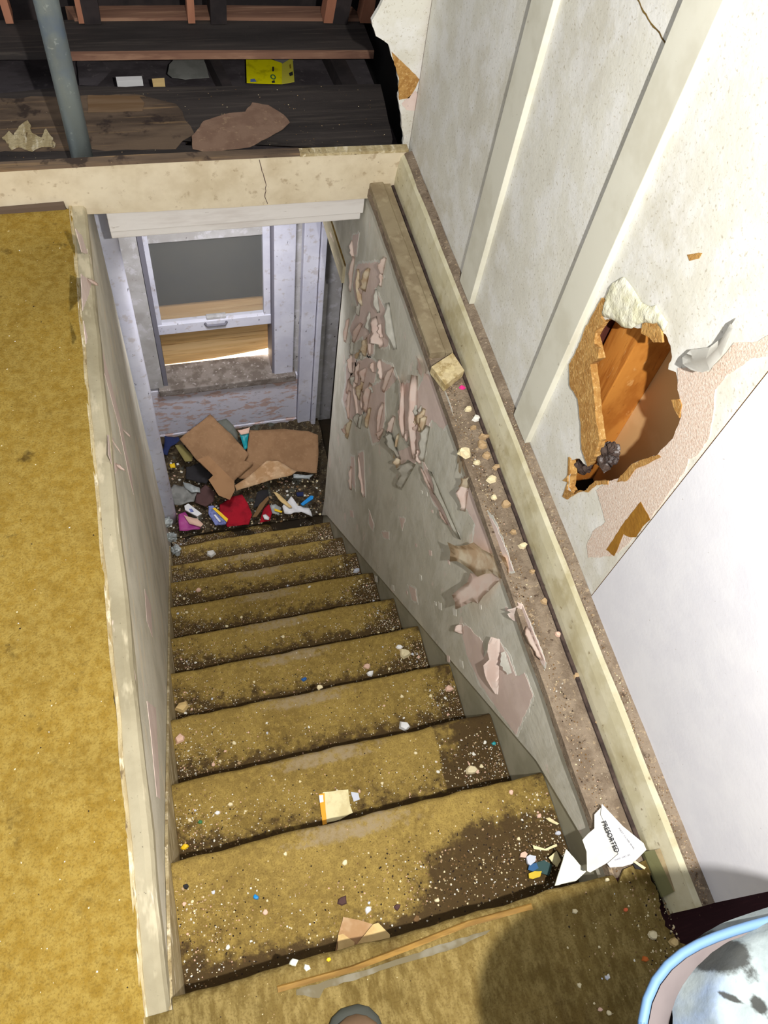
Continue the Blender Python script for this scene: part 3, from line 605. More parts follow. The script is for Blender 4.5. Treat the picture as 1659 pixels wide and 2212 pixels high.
# ---- landing: end wall and window
LZ = -2.25; WY = 2.70
lf = box('floor', -.5, 1.4, 1.93, 2.9, LZ - .05, LZ, m_dark); lf['kind'] = 'structure'
we = plate('wall_landing', [(-.6, WY + .02, LZ - .05), (1.4, WY + .02, LZ - .05), (1.4, WY + .02, -.2), (-.6, WY + .02, -.2)], (0, .03, 0), m_white2,
           holes=[[(-.055, WY + .02, -1.80), (.47, WY + .02, -1.80), (.47, WY + .02, -.80), (-.055, WY + .02, -.80)]])
we['kind'] = 'structure'
dk = plate('wall_landing_side', [(.80, 2.0, LZ), (.80, 2.72, LZ), (.80, 2.72, -.2), (.80, 2.0, -.2)], (.02, 0, 0), m_dark); dk['kind'] = 'structure'  # dark brown stands in for the unlit room past the doorway
dk2 = plate('wall_landing_left', [(-.235, 2.2, LZ), (-.235, 2.72, LZ), (-.235, 2.72, -.2), (-.235, 2.2, -.2)], (-.02, 0, 0), m_white2); dk2['kind'] = 'structure'
wd = empty('window_1', (.2, WY, -1.7)); wd['kind'] = 'structure'
box('window_casing', -.163, -.074, WY - .012, WY + .022, -1.77, -.35, m_white2, wd, .004)
box('window_casing', .478, .572, WY - .012, WY + .022, -1.80, -.35, m_white, wd, .004)
box('window_casing', -.163, .572, WY - .010, WY + .022, -.78, -.70, m_white2, wd, .004)
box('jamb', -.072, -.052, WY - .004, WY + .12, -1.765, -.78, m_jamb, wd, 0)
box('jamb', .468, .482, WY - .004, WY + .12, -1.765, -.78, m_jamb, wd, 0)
box('sill', -.10, .585, WY - .035, WY + .13, -1.81, -1.765, m_sill, wd, .006)
sh = empty('window_sash', (.2, WY + .04, -1.4)); sh.parent = wd; sh.location = Vector((.2, WY + .04, -1.4)) - ORG[wd.name]
def sub(name, *a): return box(name, *a)
box('stile', -.062, -.032, WY + .028, WY + .058, -1.43, -.79, m_white, sh, .003)
box('stile', .436, .468, WY + .028, WY + .058, -1.43, -.79, m_white, sh, .003)
box('bottom_rail', -.0625, .4685, WY + .024, WY + .062, -1.4352, -1.375, m_white, sh, .003)
box('head_stop', -.074, .482, WY + .062, WY + .09, -.885, -.79, m_white2, wd, 0)
box('top_rail', -.033, .437, WY + .030, WY + .056, -.905, -.86, m_white2, sh, .003)
box('glass_pane', -.034, .438, WY + .042, WY + .045, -1.38, -.90, m_glass, sh, 0)
tube('sash_lift', [(.16, WY + .022, -1.385), (.17, WY + .008, -1.388), (.25, WY + .008, -1.390), (.26, WY + .022, -1.388)], .006, m_jamb, sh, 8)
lt_ = box('meeting_rail_latch', .17, .26, WY + .03, WY + .055, -1.375, -1.36, m_white2, sh, .002)
ap = box('trim_2', -.17, .60, WY - .004, WY + .022, -2.16, -1.80, m_flakewood, None, .003); ap['kind'] = 'structure'
ap2 = box('trim_2', -.17, .60, WY - .010, WY + .022, LZ, -2.165, m_flakewood, None, .003); ap2['kind'] = 'structure'
ps = empty('trim_3', (.66, WY, LZ)); ps['kind'] = 'structure'
box('side_post', .603, .672, WY - .03, WY + .022, LZ, -.2, m_white, ps, .004)
box('side_post', .675, .700, WY - .045, WY + .01, LZ, -.2, m_white, ps, .004)
box('post_gap', .671, .676, WY - .02, WY + .01, LZ, -.2, m_groove, ps, 0)
# plywood outside
py_ = WY + .14
tag(plate('plywood_sheet', [(-.3, py_, -1.775), (.05, py_, -1.773), (.20, py_, -1.767), (.34, py_, -1.754), (.475, py_, -1.736), (.7, py_, -1.72), (.7, py_, -1.25), (-.3, py_, -1.25)], (0, .012, 0), m_ply),
    'plywood sheet nailed outside the landing window', 'plywood')
tag(box('dark_board', -.35, .75, py_ - .02, py_ - .005, -1.345, -.6, m_glassdark, None, 0), 'dark grey board behind the upper glass of the landing window', 'board')  # plain dark board behind the upper pane
og = box('trim_4', -.4, .8, WY + .135, WY + .75, -1.85, -1.785, plain('sunlit_outer_ledge', (236, 214, 184)), None, 0); og['kind'] = 'structure'

# left post of the landing
po = empty('trim_6', (-.16, 2.26, LZ)); po['kind'] = 'structure'
bm = bmesh.new(); rr = []
for z in [LZ + .02 + i * .0985 for i in range(22)]:
    ring = []
    for k in range(18):
        t = 2 * math.pi * k / 18; sx = math.copysign(abs(math.cos(t)) ** .6, math.cos(t)); sy = math.copysign(abs(math.sin(t)) ** .6, math.sin(t))
        wv = noise.noise(Vector((0, 2, z * 3))) * .003
        ring.append(bm.verts.new((-.150 + sx * .035 + wv, 2.205 + sy * .03, z)))
    rr.append(ring)
for i in range(len(rr) - 1):
    for k in range(18): bm.faces.new((rr[i][k], rr[i][(k+1) % 18], rr[i+1][(k+1) % 18], rr[i+1][k]))
bm.faces.new(rr[0][::-1]); bm.faces.new(rr[-1])
objbm('rounded_post', bm, m_white, po, True)

# ------------------------------------------------------------------ CARPETS AND STAIRS
NYL = [.038, .268, .468, .685, .894, 1.10, 1.316, 1.527, 1.724, 1.94, 2.113]
def NY(k): return NYL[k] if k >= 0 else -.17
def NZ(k): return -.225 * k
cp = empty('carpet', (-.6, .3, 0)); tag(cp, 'mustard yellow carpet covering the upper floor left of the stairwell', 'carpet')
e = flat(jag([Vector((-.200, .0, 0)), Vector((-.200, 1.0, 0)), Vector((-.198, 1.848, 0))], .004, .012, False), 2, 0) + [Vector((-.205, 1.848, 0))]
plate('upper_carpet', e + [Vector((-1.4, 1.848, 0)), Vector((-1.4, -1.3, 0)), Vector((-.2, -1.3, 0))], (0, 0, .007), m_carpet, cp)
e2 = flat(jag([Vector((.668, .045, 0)), Vector((.662, -.02, 0)), Vector((.655, -.06, 0)), Vector((.684, -.10, 0)), Vector((.69, -.16, 0)), Vector((.67, -.3, 0)), Vector((.68, -1.3, 0))], .008, .008, False), 2, 0)
lc = plate('landing_carpet', [Vector((-.1995, .02, 0)), Vector((-.15, .02, 0)), Vector((.60, .02, 0)), Vector((.62, .04, 0))] + e2 + [Vector((-.1995, -1.3, 0))], (0, 0, .007), m_landcarpet)
tag(lc, 'worn mustard carpet on the top landing, ragged against the dark red boards', 'carpet')

st = empty('staircase', (.23, 1.0, LZ)); tag(st, 'steep flight of narrow steps running down between the plaster walls', 'staircase')
def tread_z(k, x, y):
    f = (y - NY(k - 1)) / (NY(k) - NY(k - 1))
    return NZ(k) + .003 * noise.noise(Vector((x * 9, y * 9, k * 3.1))) + .004 * noise.noise(Vector((x * 3, k * 2.2, 5)))
XL, XR = -.1575, .6165
for k in range(0, 11):
    y0 = NY(k - 1) - .02 if k > 0 else -.12
    y1 = NY(k) if k < 10 else NY(k)
    nx = 78
    prof = []
    for t in range(0, 13): prof.append((y0 + (y1 - .016 - y0) * t / 12, 0, 0))
    for t in range(1, 9):
        a = math.pi * .5 * t / 8 * 1.6
        prof.append((y1 - .016 + math.sin(a) * .016, -.016 + math.cos(a) * .016, 1))
    rz = -.225 - .01
    for t in range(1, 6): prof.append((y1 - .022 - .004 * t / 5, -.03 + (rz + .03) * t / 5, 2))
    npf = len(prof); vs = []; dirt_shade = []; worn = []
    for i in range(nx + 1):
        x = XL + (XR - XL) * i / nx
        if k == 0: x = -.157 + (.60 + .157) * i / nx
        wave = .0045 * noise.noise(Vector((x * 7, k * 5.3, 0))) + .003 * noise.noise(Vector((x * 24, k * 5.3, 2)))
        for (y, z, typ) in prof:
            zz = (tread_z(k, x, y) if k > 0 else .0075 + .002 * noise.noise(Vector((x * 9, y * 9, 0)))) + z
            f = (y - y0) / (y1 - y0)
            vs.append(Vector((x, y + wave * (f if typ == 0 else 1), zz)))
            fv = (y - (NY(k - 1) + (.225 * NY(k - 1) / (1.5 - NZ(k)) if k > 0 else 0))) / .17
            back = max(0, 1 - fv / .62) + (.5 if fv < .10 else 0); re = max(0, (x - (XR - .13)) / .13) * .8; le = max(0, (XL + .14 - x) / .14) * .55  # narrow back band paints the nosing's shade on top of real dirt
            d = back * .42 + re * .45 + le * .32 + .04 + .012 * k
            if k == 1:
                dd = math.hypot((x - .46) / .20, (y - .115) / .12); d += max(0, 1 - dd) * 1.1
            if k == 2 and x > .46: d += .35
            dirt_shade.append(min(.75, d) if k > 0 else 0)
            cx_ = .5 - abs((x - .20) / .55); worn.append(max(0, .55 * min(1, cx_ * 2.5)) if (typ in (0, 1) and abs(f - .93) < .09 and k < 9) else 0)
    fs = [(i*npf+j, (i+1)*npf+j, (i+1)*npf+j+1, i*npf+j+1) for i in range(nx) for j in range(npf - 1)]
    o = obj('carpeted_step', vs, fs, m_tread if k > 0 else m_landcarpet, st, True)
    for nm, arr in (('dirt_shade', dirt_shade), ('worn', worn)):
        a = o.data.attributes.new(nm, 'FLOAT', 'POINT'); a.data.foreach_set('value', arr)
# solid body under each step so the flight has depth
bm = bmesh.new()
for k in range(1, 11): bmbox(bm, XL + .004, XR - .01, NY(k - 1) - .018, NY(k) - .03, NZ(k) - .30, NZ(k) - .02)
objbm('stair_carcass', bm, m_dark, st)

# trim strip along the landing edge with a scrap of tape
def ontop(px, py, z=.008): return P(px, py, 2, z)
sp = [ontop(600, 2142), ontop(760, 2098), ontop(880, 2052), ontop(1010, 2000), ontop(1150, 1962)]
vs = []; fs = []
for i, p in enumerate(sp):
    h = .005 + .002 * math.sin(i)
    vs += [p + Vector((0, -.001, .001)), p + Vector((0, -.0015, h * .6)), p + Vector((0, .006, h)), p + Vector((0, .008, .001))]
for i in range(len(sp) - 1):
    for j in range(4): fs.append((4*i+j, 4*i+(j+1) % 4, 4*i+4+(j+1) % 4, 4*i+4+j))
fs += [(0, 1, 2, 3), tuple(4*(len(sp)-1) + j for j in (3, 2, 1, 0))]
tag(obj('edge_strip', vs, fs, m_strip), 'thin golden brown wooden strip along the edge of the top step', 'trim strip')
tag(plate('tape_strip', flatz(jag([ontop(x, y, .0085) for x, y in ((640,2138),(700,2120),(800,2092),(960,2038),(1060,2008),(1050,2018),(960,2056),(860,2084),(780,2112),(700,2136),(690,2156),(640,2150))], .002, .01), .0088), (0, 0, .0006), m_tape),
    'grey bare strip of tape just behind the golden edge strip', 'tape')

# ------------------------------------------------------------------ DEBRIS
def step_at(px, py):
    for k in range(0, 11):
        z = NZ(k) if k > 0 else .009
        p = P(px, py, 2, z)
        if p.y < NY(k) + .004 or k == 10:
            if k > 0: p.z = tread_z(k, p.x, p.y) + .001
            return k, p
    return 10, p
ORD = ['top landing', 'first step down', 'second step down', 'third step down', 'fourth step down', 'fifth step down', 'sixth step down', 'seventh step down', 'eighth step down', 'ninth step down', 'lowest step']
def litter(name, label, cat, pxs, mt, th=.002, lift=.0015, tilt=0, grp=None, amp=.001):
    cxp = sum(p[0] for p in pxs) / len(pxs); cyp = sum(p[1] for p in pxs) / len(pxs)
    k, c = step_at(cxp, cyp); z = c.z + lift + .001
    pts = []
    for x, y in pxs:
        p = P(x, y, 2, z); pts.append(p)
    pts = jag(pts, amp, .006)
    pts = [Vector((p.x, p.y, z + (p.y - c.y) * tilt + (p.x - c.x) * tilt * .6)) for p in pts]
    o = plate(name, pts, (0, 0, th), mt)
    return tag(o, label, cat, grp)
# special pieces
lab = litter('paper_label', 'cream paper label with an orange edge on the second step down', 'paper', [(697,1712),(752,1706),(756,1740),(762,1756),(735,1770),(702,1778)], m_labelp, .001, .004, .05)
def childflat(name, parent, pxs, z, mt, th=.0006, amp=.0006):
    pts = flat(jag([P(x, y, 2, z) for x, y in pxs], amp, .006), 2, z); return plate(name, pts, (0, 0, th), mt, parent)
zl = -.4395
childflat('orange_edge', lab, [(689,1716),(701,1713),(706,1780),(697,1782)], zl, m_orange)
childflat('white_edge_mark', lab, [(689,1718),(698,1717),(699,1732),(691,1734)], zl + .001, m_paper)
C = lambda ox, oy, s, pts: crop(ox, oy, s, pts)
K = lambda pts: crop(330, 1600, 1.803, pts)
litter('paper_bit', 'small bluish white paper bit right of the cream label', 'paper', [(758,1711),(774,1713),(777,1727),(764,1732)], m_chip[4], .001, .004)
cdm = litter('cardboard_piece', 'torn tan cardboard piece at the back of the first step beside the golden strip', 'cardboard', crop(650,1950,5.53,[(505,170),(700,210),(860,260),(680,480),(640,640),(560,660),(405,640),(440,400)]), m_cardtan, .002, .002, 0)
childflat('folded_flap', cdm, crop(650,1950,5.53,[(860,260),(920,240),(1060,380),(1060,440),(920,560),(700,620),(600,640),(680,480)]), -.213, m_cardlt, .004)
childflat('folded_flap', cdm, crop(650,1950,5.53,[(440,390),(500,370),(640,470),(620,610),(450,650),(410,640),(440,540)]), -.215, m_cardlt, .002)
litter('board_shard', 'triangular white board shard leaning at the right end of the first step', 'board shard', [(1222,1835),(1268,1882),(1248,1902),(1205,1911)], m_shard, .004, .16, .3)
# junk mail held between carpet and wall
ml = empty('envelope', (.62, .09, 0)); tag(ml, 'white printed envelope stuck upright between the landing carpet and the right wall', 'envelope')
def mp(px, py, z): return P(px, py, 2, z)
plate('printed_sheet', [mp(1300,1737,.028), mp(1345,1785,.022), mp(1390,1822,.018), mp(1396,1836,.018), mp(1376,1856,.016), mp(1366,1866,.014), mp(1345,1872,.012), mp(1318,1874,.012), mp(1312,1866,.014), mp(1336,1845,.018), mp(1318,1805,.022), mp(1298,1760,.028)], (0, .0004, .0006), m_paper, ml)
plate('grey_fold', [mp(1298,1745,.020), mp(1302,1770,.020), mp(1322,1810,.014), mp(1338,1842,.010), mp(1312,1864,.008), mp(1275,1885,.006), mp(1268,1882,.006), mp(1267,1840,.010), mp(1258,1815,.012), mp(1270,1802,.014), mp(1284,1790,.016), mp(1284,1760,.018)], (0, .0004, .0006), m_paper2, ml)
# printed word on the envelope, as real letters
def word(txt, p0, p1, hpx, nrm, mt, parent, name='printed_word'):
    cu = bpy.data.curves.new('t', 'FONT'); cu.body = txt; cu.size = 1; cu.extrude = .02; cu.offset = .02
    to = bpy.data.objects.new('t', cu); sc.collection.objects.link(to)
    dg = bpy.context.evaluated_depsgraph_get(); me = bpy.data.meshes.new_from_object(to.evaluated_get(dg))
    bpy.data.objects.remove(to)
    xs = [v.co.x for v in me.vertices]; Wd = max(xs) - min(xs); mn = min(xs)
    u = (p1 - p0); L = u.length; u.normalize(); v_ = Vector(nrm).cross(u).normalized(); nn = u.cross(v_)
    s = L / Wd; sv = hpx
    o = bpy.data.objects.new(name, me); sc.collection.objects.link(o); org = ORG[parent.name]; o.parent = parent; ORG[o.name] = org
    for v in me.vertices:
        q = p0 + u * ((v.co.x - mn) * s) + v_ * (v.co.y * sv) + nn * (v.co.z * .01); v.co = q - org
    me.materials.clear(); me.materials.append(mt)
    return o
pn = (mp(1345,1785,.022) - mp(1298,1760,.028)).cross(mp(1345,1872,.012) - mp(1298,1760,.028)).normalized()
if pn.z < 0: pn = -pn
word('PRESORTED', mp(1300,1776,.0285), mp(1330,1843,.021), .012, pn, m_ink, ml)
word('FIRST CLASS MAIL', mp(1336,1790,.0255), mp(1370,1836,.0215), .004, pn, m_inklt, ml)
word('0000 000 00', mp(1328,1860,.0165), mp(1362,1848,.0185), .004, pn, m_inklt, ml)
C7d = lambda pts: crop(1100, 1650, 2.968, pts)
litter('paper_stub', 'short white paper stub behind the envelope at the ledge end', 'paper', C7d([(795,630),(810,622),(875,665),(865,678)]), m_chip[1], .001, .01)
litter('plastic_scrap', 'black plastic scrap behind the printed envelope', 'plastic scrap', C7d([(790,640),(840,655),(850,680),(810,675)]), m_blackcl, .002, .006)
# coloured bits at the right end of step one
litter('cloth_scrap', 'crumpled teal and grey scrap by the board shard', 'scrap', C7d([(150,640),(220,620),(270,650),(250,720),(190,700),(125,690)]), plain('dark_teal_scrap', (58, 84, 84), .8), .006, .006)
litter('plastic_scrap', 'blue plastic scrap near the right end of the first step', 'plastic scrap', C7d([(125,650),(170,635),(185,670),(150,692),(118,680)]), plain('slate_blue_plastic', (44, 92, 140), .5), .004, .014)
litter('plastic_scrap', 'yellow scrap near the right end of the first step', 'plastic scrap', C7d([(122,705),(160,690),(205,690),(195,725),(150,740),(125,735)]), plain('mustard_yellow_plastic', (216, 186, 50), .5), .004, .014)
litter('plaster_chunk', 'white plaster chunk above the blue scrap on the first step', 'plaster chunk', C7d([(105,600),(125,585),(165,595),(160,630),(130,655),(112,640)]), m_chip[4], .008, .012)
litter('plaster_chunk', 'tan plaster chunk left of the white one on the first step', 'plaster chunk', C7d([(70,575),(95,565),(112,580),(100,605),(65,600)]), m_chip[2], .008, .006)
litter('paper_scrap', 'curled cream paper sliver at the right end of the first step', 'paper', C7d([(150,520),(230,545),(300,515),(305,530),(240,556),(160,545)]), m_labelp, .002, .02, .2)
litter('paper_scrap', 'cream folded flap beside the board shard', 'paper', C7d([(252,600),(300,560),(330,620),(310,660),(285,640)]), m_labelp, .002, .03, .2)
litter('wood_sliver', 'pale yellow sliver near the right wall on the first step', 'sliver', C7d([(232,350),(255,345),(318,385),(305,392),(255,370)]), m_labelp, .003, .01)
# bits: (px, py, size px, material, name, label)
BITS = [
 (657,1468,13,m_blue,'plastic_bit','blue plastic bit on the fourth step down'),
 (690,1485,14,m_chip[1],'plaster_bit','cream plaster bit beside the blue plastic bit'),
 (1068,1606,12,m_teal,'plastic_bit','teal plastic bit near the right end of the third step down'),
 (432,1776,12,m_green,'plastic_bit','green plastic bit at the left of the second step down'),
 (399,1830,17,m_yellow,'plastic_bit','yellow plastic bit at the left edge above the first nosing'),
 (552,1938,14,m_bluepen,'plastic_bit','small blue and white bit on the first step'),
 (402,1915,16,m_blackcl,'cloth_thread','dark thread at the left of the first step'),
 (360,1922,10,m_green,'plastic_bit','tiny green bit against the left wall on the first step'),
 (1020,1664,26,m_chip[1],'plaster_chunk','cream oblong plaster chunk at the right of the second step down'),
 (875,1568,30,m_paper,'paper_wad','white rolled paper bit at the back of the third step'),
 (874,1412,30,m_chip[1],'plaster_chunk','large cream plaster lump on the fourth step, right side'),
 (862,1398,16,m_paper,'plaster_chunk','white plaster lump touching the large cream lump'),
 (793,1440,16,m_chip[2],'plaster_chunk','pinkish plaster lump left of the large cream lump'),
 (800,1455,18,m_paper,'plaster_chunk','white crumb pile below the pinkish lump'),
 (970,1487,22,m_chip[2],'plaster_chunk','pinkish plaster chunk at the right end of the third step'),
 (395,1525,34,m_cardlt,'card_scrap','cream card scrap at the left end of the fourth step'),
 (390,1595,26,m_chip[2],'card_scrap','pinkish card scrap at the left end of the third step'),
 (455,1196,22,m_paper2,'paper_scrap','grey white paper triangle on the eighth step down'),
 (428,1275,13,m_chip[2],'plaster_bit','pinkish plaster bit on the sixth step, left side'),
 (770,1232,18,m_chip[4],'paper_wad','bluish white crumpled wad at the right end of the seventh step'),
 (740,1945,22,m_maroon,'cloth_scrap','grey mauve triangular scrap above the cardboard piece'),
 (795,1965,20,m_paper,'paper_scrap','bright white sliver above the cardboard piece'),
 (857,1960,18,m_maroon,'cloth_scrap','dark mauve scrap right of the white sliver'),
 (945,1945,12,m_chip[1],'plaster_bit','cream pebble in the dark patch of the first step'),
 (900,1985,18,m_gritbr,'plaster_bit','brown crumb by the golden strip on the first step'),
 (635,2078,18,m_shard,'plaster_chunk','white chunk at the left end of the golden strip'),
 (663,2090,16,m_shard,'plaster_chunk','second white chunk right beside the first near the golden strip'),
 (710,2072,11,m_yellow,'plastic_bit','yellow bit left of the cardboard piece'),
 (385,2118,20,m_chip[2],'plaster_chunk','tan chunk in the left corner of the first step'),
 (498,1737,14,m_chip[1],'plaster_bit','pale yellow bit left of the paper label'),
 (470,1755,12,m_paper,'plaster_bit','white bit below the pale yellow bit on the second step'),
 (1206,1800,14,m_chip[4],'paper_scrap','white scrap near the right wall of the first step'),
 (1243,1968,12,m_chip[1],'plaster_bit','cream pebble on the landing carpet below the board shard'),
 (1352,1965,11,plain('orange_red_bit', (220,110,70)),'plastic_bit','orange red bit on the landing carpet'),
 (1395,2072,16,plain('rust_orange_bit', (190,100,40)),'plastic_bit','rust orange bit on the landing carpet'),
 (1410,2020,20,m_chip[1],'plaster_bit','cream flake at the right of the landing carpet'),
 (1455,2035,26,m_cardlt,'card_scrap','ragged tan scrap on the carpet edge beside the red boards'),
 (1312,1900,12,m_chip[1],'plaster_bit','cream pebble on the landing carpet below the envelope'),
 (668,1268,8,m_chip[0],'plaster_bit','white bit in the middle of the seventh step'),
]
def chunk(c, r, h, seed, mt, name):
    rnd = random.Random(seed); n = rnd.randint(5, 8); a0 = rnd.random() * 6
    top = []; bot = []
    for i in range(n):
        a = a0 + 2 * math.pi * i / n; rr_ = r * (.65 + .5 * rnd.random())
        bot.append(Vector((math.cos(a) * rr_, math.sin(a) * rr_ * .8, 0))); top.append(Vector((math.cos(a) * rr_ * .75, math.sin(a) * rr_ * .6, h * (.6 + .6 * rnd.random()))))
    vs = [c + v for v in bot + top] + [c + Vector((0, 0, h * 1.1))]
    fs = [tuple(range(n))[::-1]] + [(i, (i+1) % n, n + (i+1) % n, n + i) for i in range(n)] + [(n + i, n + (i+1) % n, 2*n) for i in range(n)]
    return obj(name, vs, fs, mt)
for i, (px, py, s, mt, nm, lb) in enumerate(BITS):
    k, c = step_at(px, py); dpx = FPX / ((c - CAM).length)
    r = s / 2 / dpx
    o = chunk(c - Vector((0, 0, .001)), r, max(.002, r * .5), i + 40, mt, nm)
    tag(o, lb, nm.split('_')[0] + ' ' + nm.split('_')[1])
# bits on the ledge
def lchunk(px, py, s, mt, nm, lb, z=-.004):
    c = P(px, py, 2, z); r = s / 2 / (FPX / (c - CAM).length)
    tag(chunk(c, r, r * .6, int(px), mt, nm), lb, nm.replace('_', ' '))
wbk = empty('wood_block', P(968, 795, 2, 0)); tag(wbk, 'square tan wood block set on the dusty ledge where the trim cap ends', 'wood block')
plate('block_body', [P(x, y, 2, .02) for x, y in ((932,792),(978,762),(1003,800),(962,832))], (0, 0, -.024), mat('chewed_tan_wood', (206, 188, 148), [D((160, 136, 88), 40, .52, .08, .8), D((232, 216, 170), 60, .6, .06, .6)], .9, [(80, .6, .004)]), wbk)
lchunk(998, 838, 15, m_pinkdot, 'plastic_bit', 'hot pink plastic bit on the ledge just below the wood block')
lchunk(1012, 885, 22, m_chip[1], 'plaster_bit', 'cream chip on the ledge below the pink bit')
lchunk(1004, 980, 34, m_chip[1], 'plaster_chunk', 'cream plaster chunk overhanging the inner edge of the ledge', -.002)
lchunk(1040, 962, 26, m_chip[3], 'plaster_chunk', 'tan plaster chunk on the ledge beside the cream one')
lchunk(1060, 1035, 26, m_chip[1], 'wood_sliver', 'pale sliver lying across the ledge')
lchunk(1022, 925, 18, m_chip[3], 'plaster_bit', 'tan crumb on the ledge above the tan chunk')

LEDGE = [(1028,905,20,0),(1046,945,24,3),(1050,985,22,3),(1030,1000,18,1),(1072,1010,20,3),(1066,1075,16,1),(1092,1090,24,3),(1108,1150,18,3),(1130,1180,22,1),(1150,1235,16,3),(1175,1300,20,3),(1205,1370,18,2),(1245,1460,18,3),(1290,1560,20,3)]
for px, py, s_, m_ in LEDGE:
    c = P(px, py, 2, -.004); r = s_ / 2 / (FPX / (c - CAM).length)
    o = chunk(c, r, r * .7, px + py, m_chip[m_], 'ledge_crumb')
    tag(o, '%s crumb of plaster on the ledge, %s' % (('white', 'cream', 'pinkish', 'tan')[m_], 'beside the peeling part of the wall' if py < 1100 else 'lower towards the envelope'), 'plaster crumb', 'plaster crumbs along the ledge')

# many small chips, same look on each step
protos = []
for i in range(8):
    o = chunk(Vector((0, 0, 0)), 1, .35, 300 + i, m_chip[i % 5], 'paint_chip'); protos.append(o.data); bpy.data.objects.remove(o)
LAB = ['small pale chip lying on the top landing carpet'] + ['small pale chip lying on the %s of the staircase' % ORD[k] for k in range(1, 11)]
rc = random.Random(11)
def place_chip(k, x, y, r):
    me = protos[rc.randrange(8)]; o = bpy.data.objects.new('paint_chip', me); sc.collection.objects.link(o)
    z = tread_z(k, x, y) if k > 0 else .0075
    o.location = (x, y, z); o.scale = (r, r, r * rc.uniform(.7, 1.4)); o.rotation_euler = (0, 0, rc.random() * 6.28)
    zn = 'at the left end of' if x < XL + .16 else ('at the right end of' if x > XR - .19 else 'in the middle of')
    sz = 'tiny' if r < .004 else 'small'
    cl = {'white_paint_chip': 'white', 'cream_plaster_chip': 'cream', 'pinkish_plaster_chip': 'pinkish', 'tan_chip': 'tan', 'bluish_white_chip': 'bluish white'}[me.materials[0].name]
    tag(o, '%s %s chip %s the %s' % (sz, cl, zn, ORD[k]), 'paint chip', 'pale chips on the ' + ORD[k])
for k in range(1, 11):
    for _ in range(26):
        u = rc.random()
        if u < .38: x = XR - .02 - abs(rc.gauss(0, .07))
        elif u < .66: x = XL + .012 + abs(rc.gauss(0, .07))
        else: x = rc.uniform(XL + .02, XR - .02)
        x = min(max(x, XL + .01), XR - .02)
        f = min(.95, max(.1, rc.betavariate(1.3, 1.8)))
        place_chip(k, x, NY(k - 1) + (NY(k) - NY(k - 1)) * (.18 + .75 * f), rc.choice((.0028, .0035, .0045, .006)))
for _ in range(22): place_chip(0, rc.uniform(.45, .66), rc.uniform(-.3, .02), rc.choice((.002, .003, .0045)))

# grit too fine to count
def grit(name, label, spots, parent=None):
    vs = []; fs = []; mi = []
    for (c, r, m) in spots:
        b0 = len(vs); a0 = rc.random() * 6; h = r * rc.uniform(.3, .9)
        for j in range(4):
            a = a0 + j * 1.57; q = r * rc.uniform(.6, 1.2); vs.append(c + Vector((math.cos(a) * q, math.sin(a) * q, 0)))
        vs.append(c + Vector((0, 0, h)))
        for j in range(4): fs.append((b0 + j, b0 + (j+1) % 4, b0 + 4)); mi.append(m)
    o = obj(name, vs, fs, None, parent, mats=[m_chip[0], m_chip[1], m_chip[2], m_chip[3], m_gritdk, m_gritbr], midx=mi)
    return tag(o, label, 'grit', kind='stuff')
sp_ = []
for k in range(1, 11):
    for _ in range(1500):
        u = rc.random()
        if u < .30: x = XR - abs(rc.gauss(0, .07))
        elif u < .5: x = XL + abs(rc.gauss(0, .08))
        else: x = rc.uniform(XL, XR)
        x = min(max(x, XL + .003), XR - .005)
        f = rc.betavariate(1.2, 2.0); hid = .225 * NY(k - 1) / (1.5 - NZ(k)); y = NY(k - 1) + hid + (NY(k) - NY(k - 1) - hid - .012) * f
        m = rc.choices((0, 1, 2, 3, 4, 5), (20, 18, 10, 14, 26, 16))[0]
        sp_.append((Vector((x, y, tread_z(k, x, y))), rc.choice((.0009, .0012, .0016, .0022)), m))
    if k in (1,):
        for _ in range(700):
            x = rc.gauss(.42, .13); y = rc.gauss(.12, .04)
            if XL < x < XR - .01 and NY(0) < y < NY(1) - .01: sp_.append((Vector((x, y, tread_z(1, x, y))), rc.choice((.001, .0016, .0024)), rc.choices((1, 3, 4, 5), (12, 14, 46, 28))[0]))
grit('grit', 'fine pale and dark crumbs scattered over all the carpeted steps', sp_)
sp_ = []
for _ in range(2300):
    y = rc.uniform(.04, 1.2); x = rc.uniform(.603, .668); z = -.007
    sp_.append((Vector((x, y, z)), rc.choice((.0006, .0009, .0013, .002)), rc.choices((0, 1, 2, 3, 4, 5), (6, 8, 4, 22, 20, 44))[0]))
for _ in range(900):
    y = rc.uniform(-.04, 1.0); x = rc.uniform(.688, .708); sp_.append((Vector((x, y, .1045)), rc.choice((.0006, .001, .0014)), rc.choices((1, 2, 3, 5), (10, 4, 20, 50))[0]))
grit('grit', 'brown crumbs and sawdust along the ledge and baseboard top', sp_)
sp_ = []
for _ in range(500):
    x = min(.67, .69 - abs(rc.gauss(0, .07))); y = rc.uniform(-.25, .03); sp_.append((Vector((x, y, .0072)), rc.choice((.001, .0015, .0025)), rc.choices((1, 3, 4, 5), (20, 30, 20, 20))[0]))
for _ in range(160):
    sp_.append((Vector((rc.uniform(-.5, -.21), rc.uniform(-.05, 1.8), .0072)), rc.choice((.0008, .0012, .002)), rc.choice((0, 1, 1, 4))))
for _ in range(260):
    sp_.append((Vector((rc.uniform(-.15, .66), rc.uniform(-.3, .02), .0072)), rc.choice((.0008, .0012)), rc.choice((1, 3, 4))))
grit('grit', 'scattered crumbs on the upper mustard carpet and landing', sp_)
sp_ = []
for _ in range(260): sp_.append((Vector((rc.uniform(-.35, .70), rc.uniform(2.06, 2.34), .001)), rc.choice((.0008, .0012, .002)), rc.choices((1, 3, 5), (8, 30, 50))[0]))
grit('grit', 'crumbs of plaster on the dark attic boards', sp_)

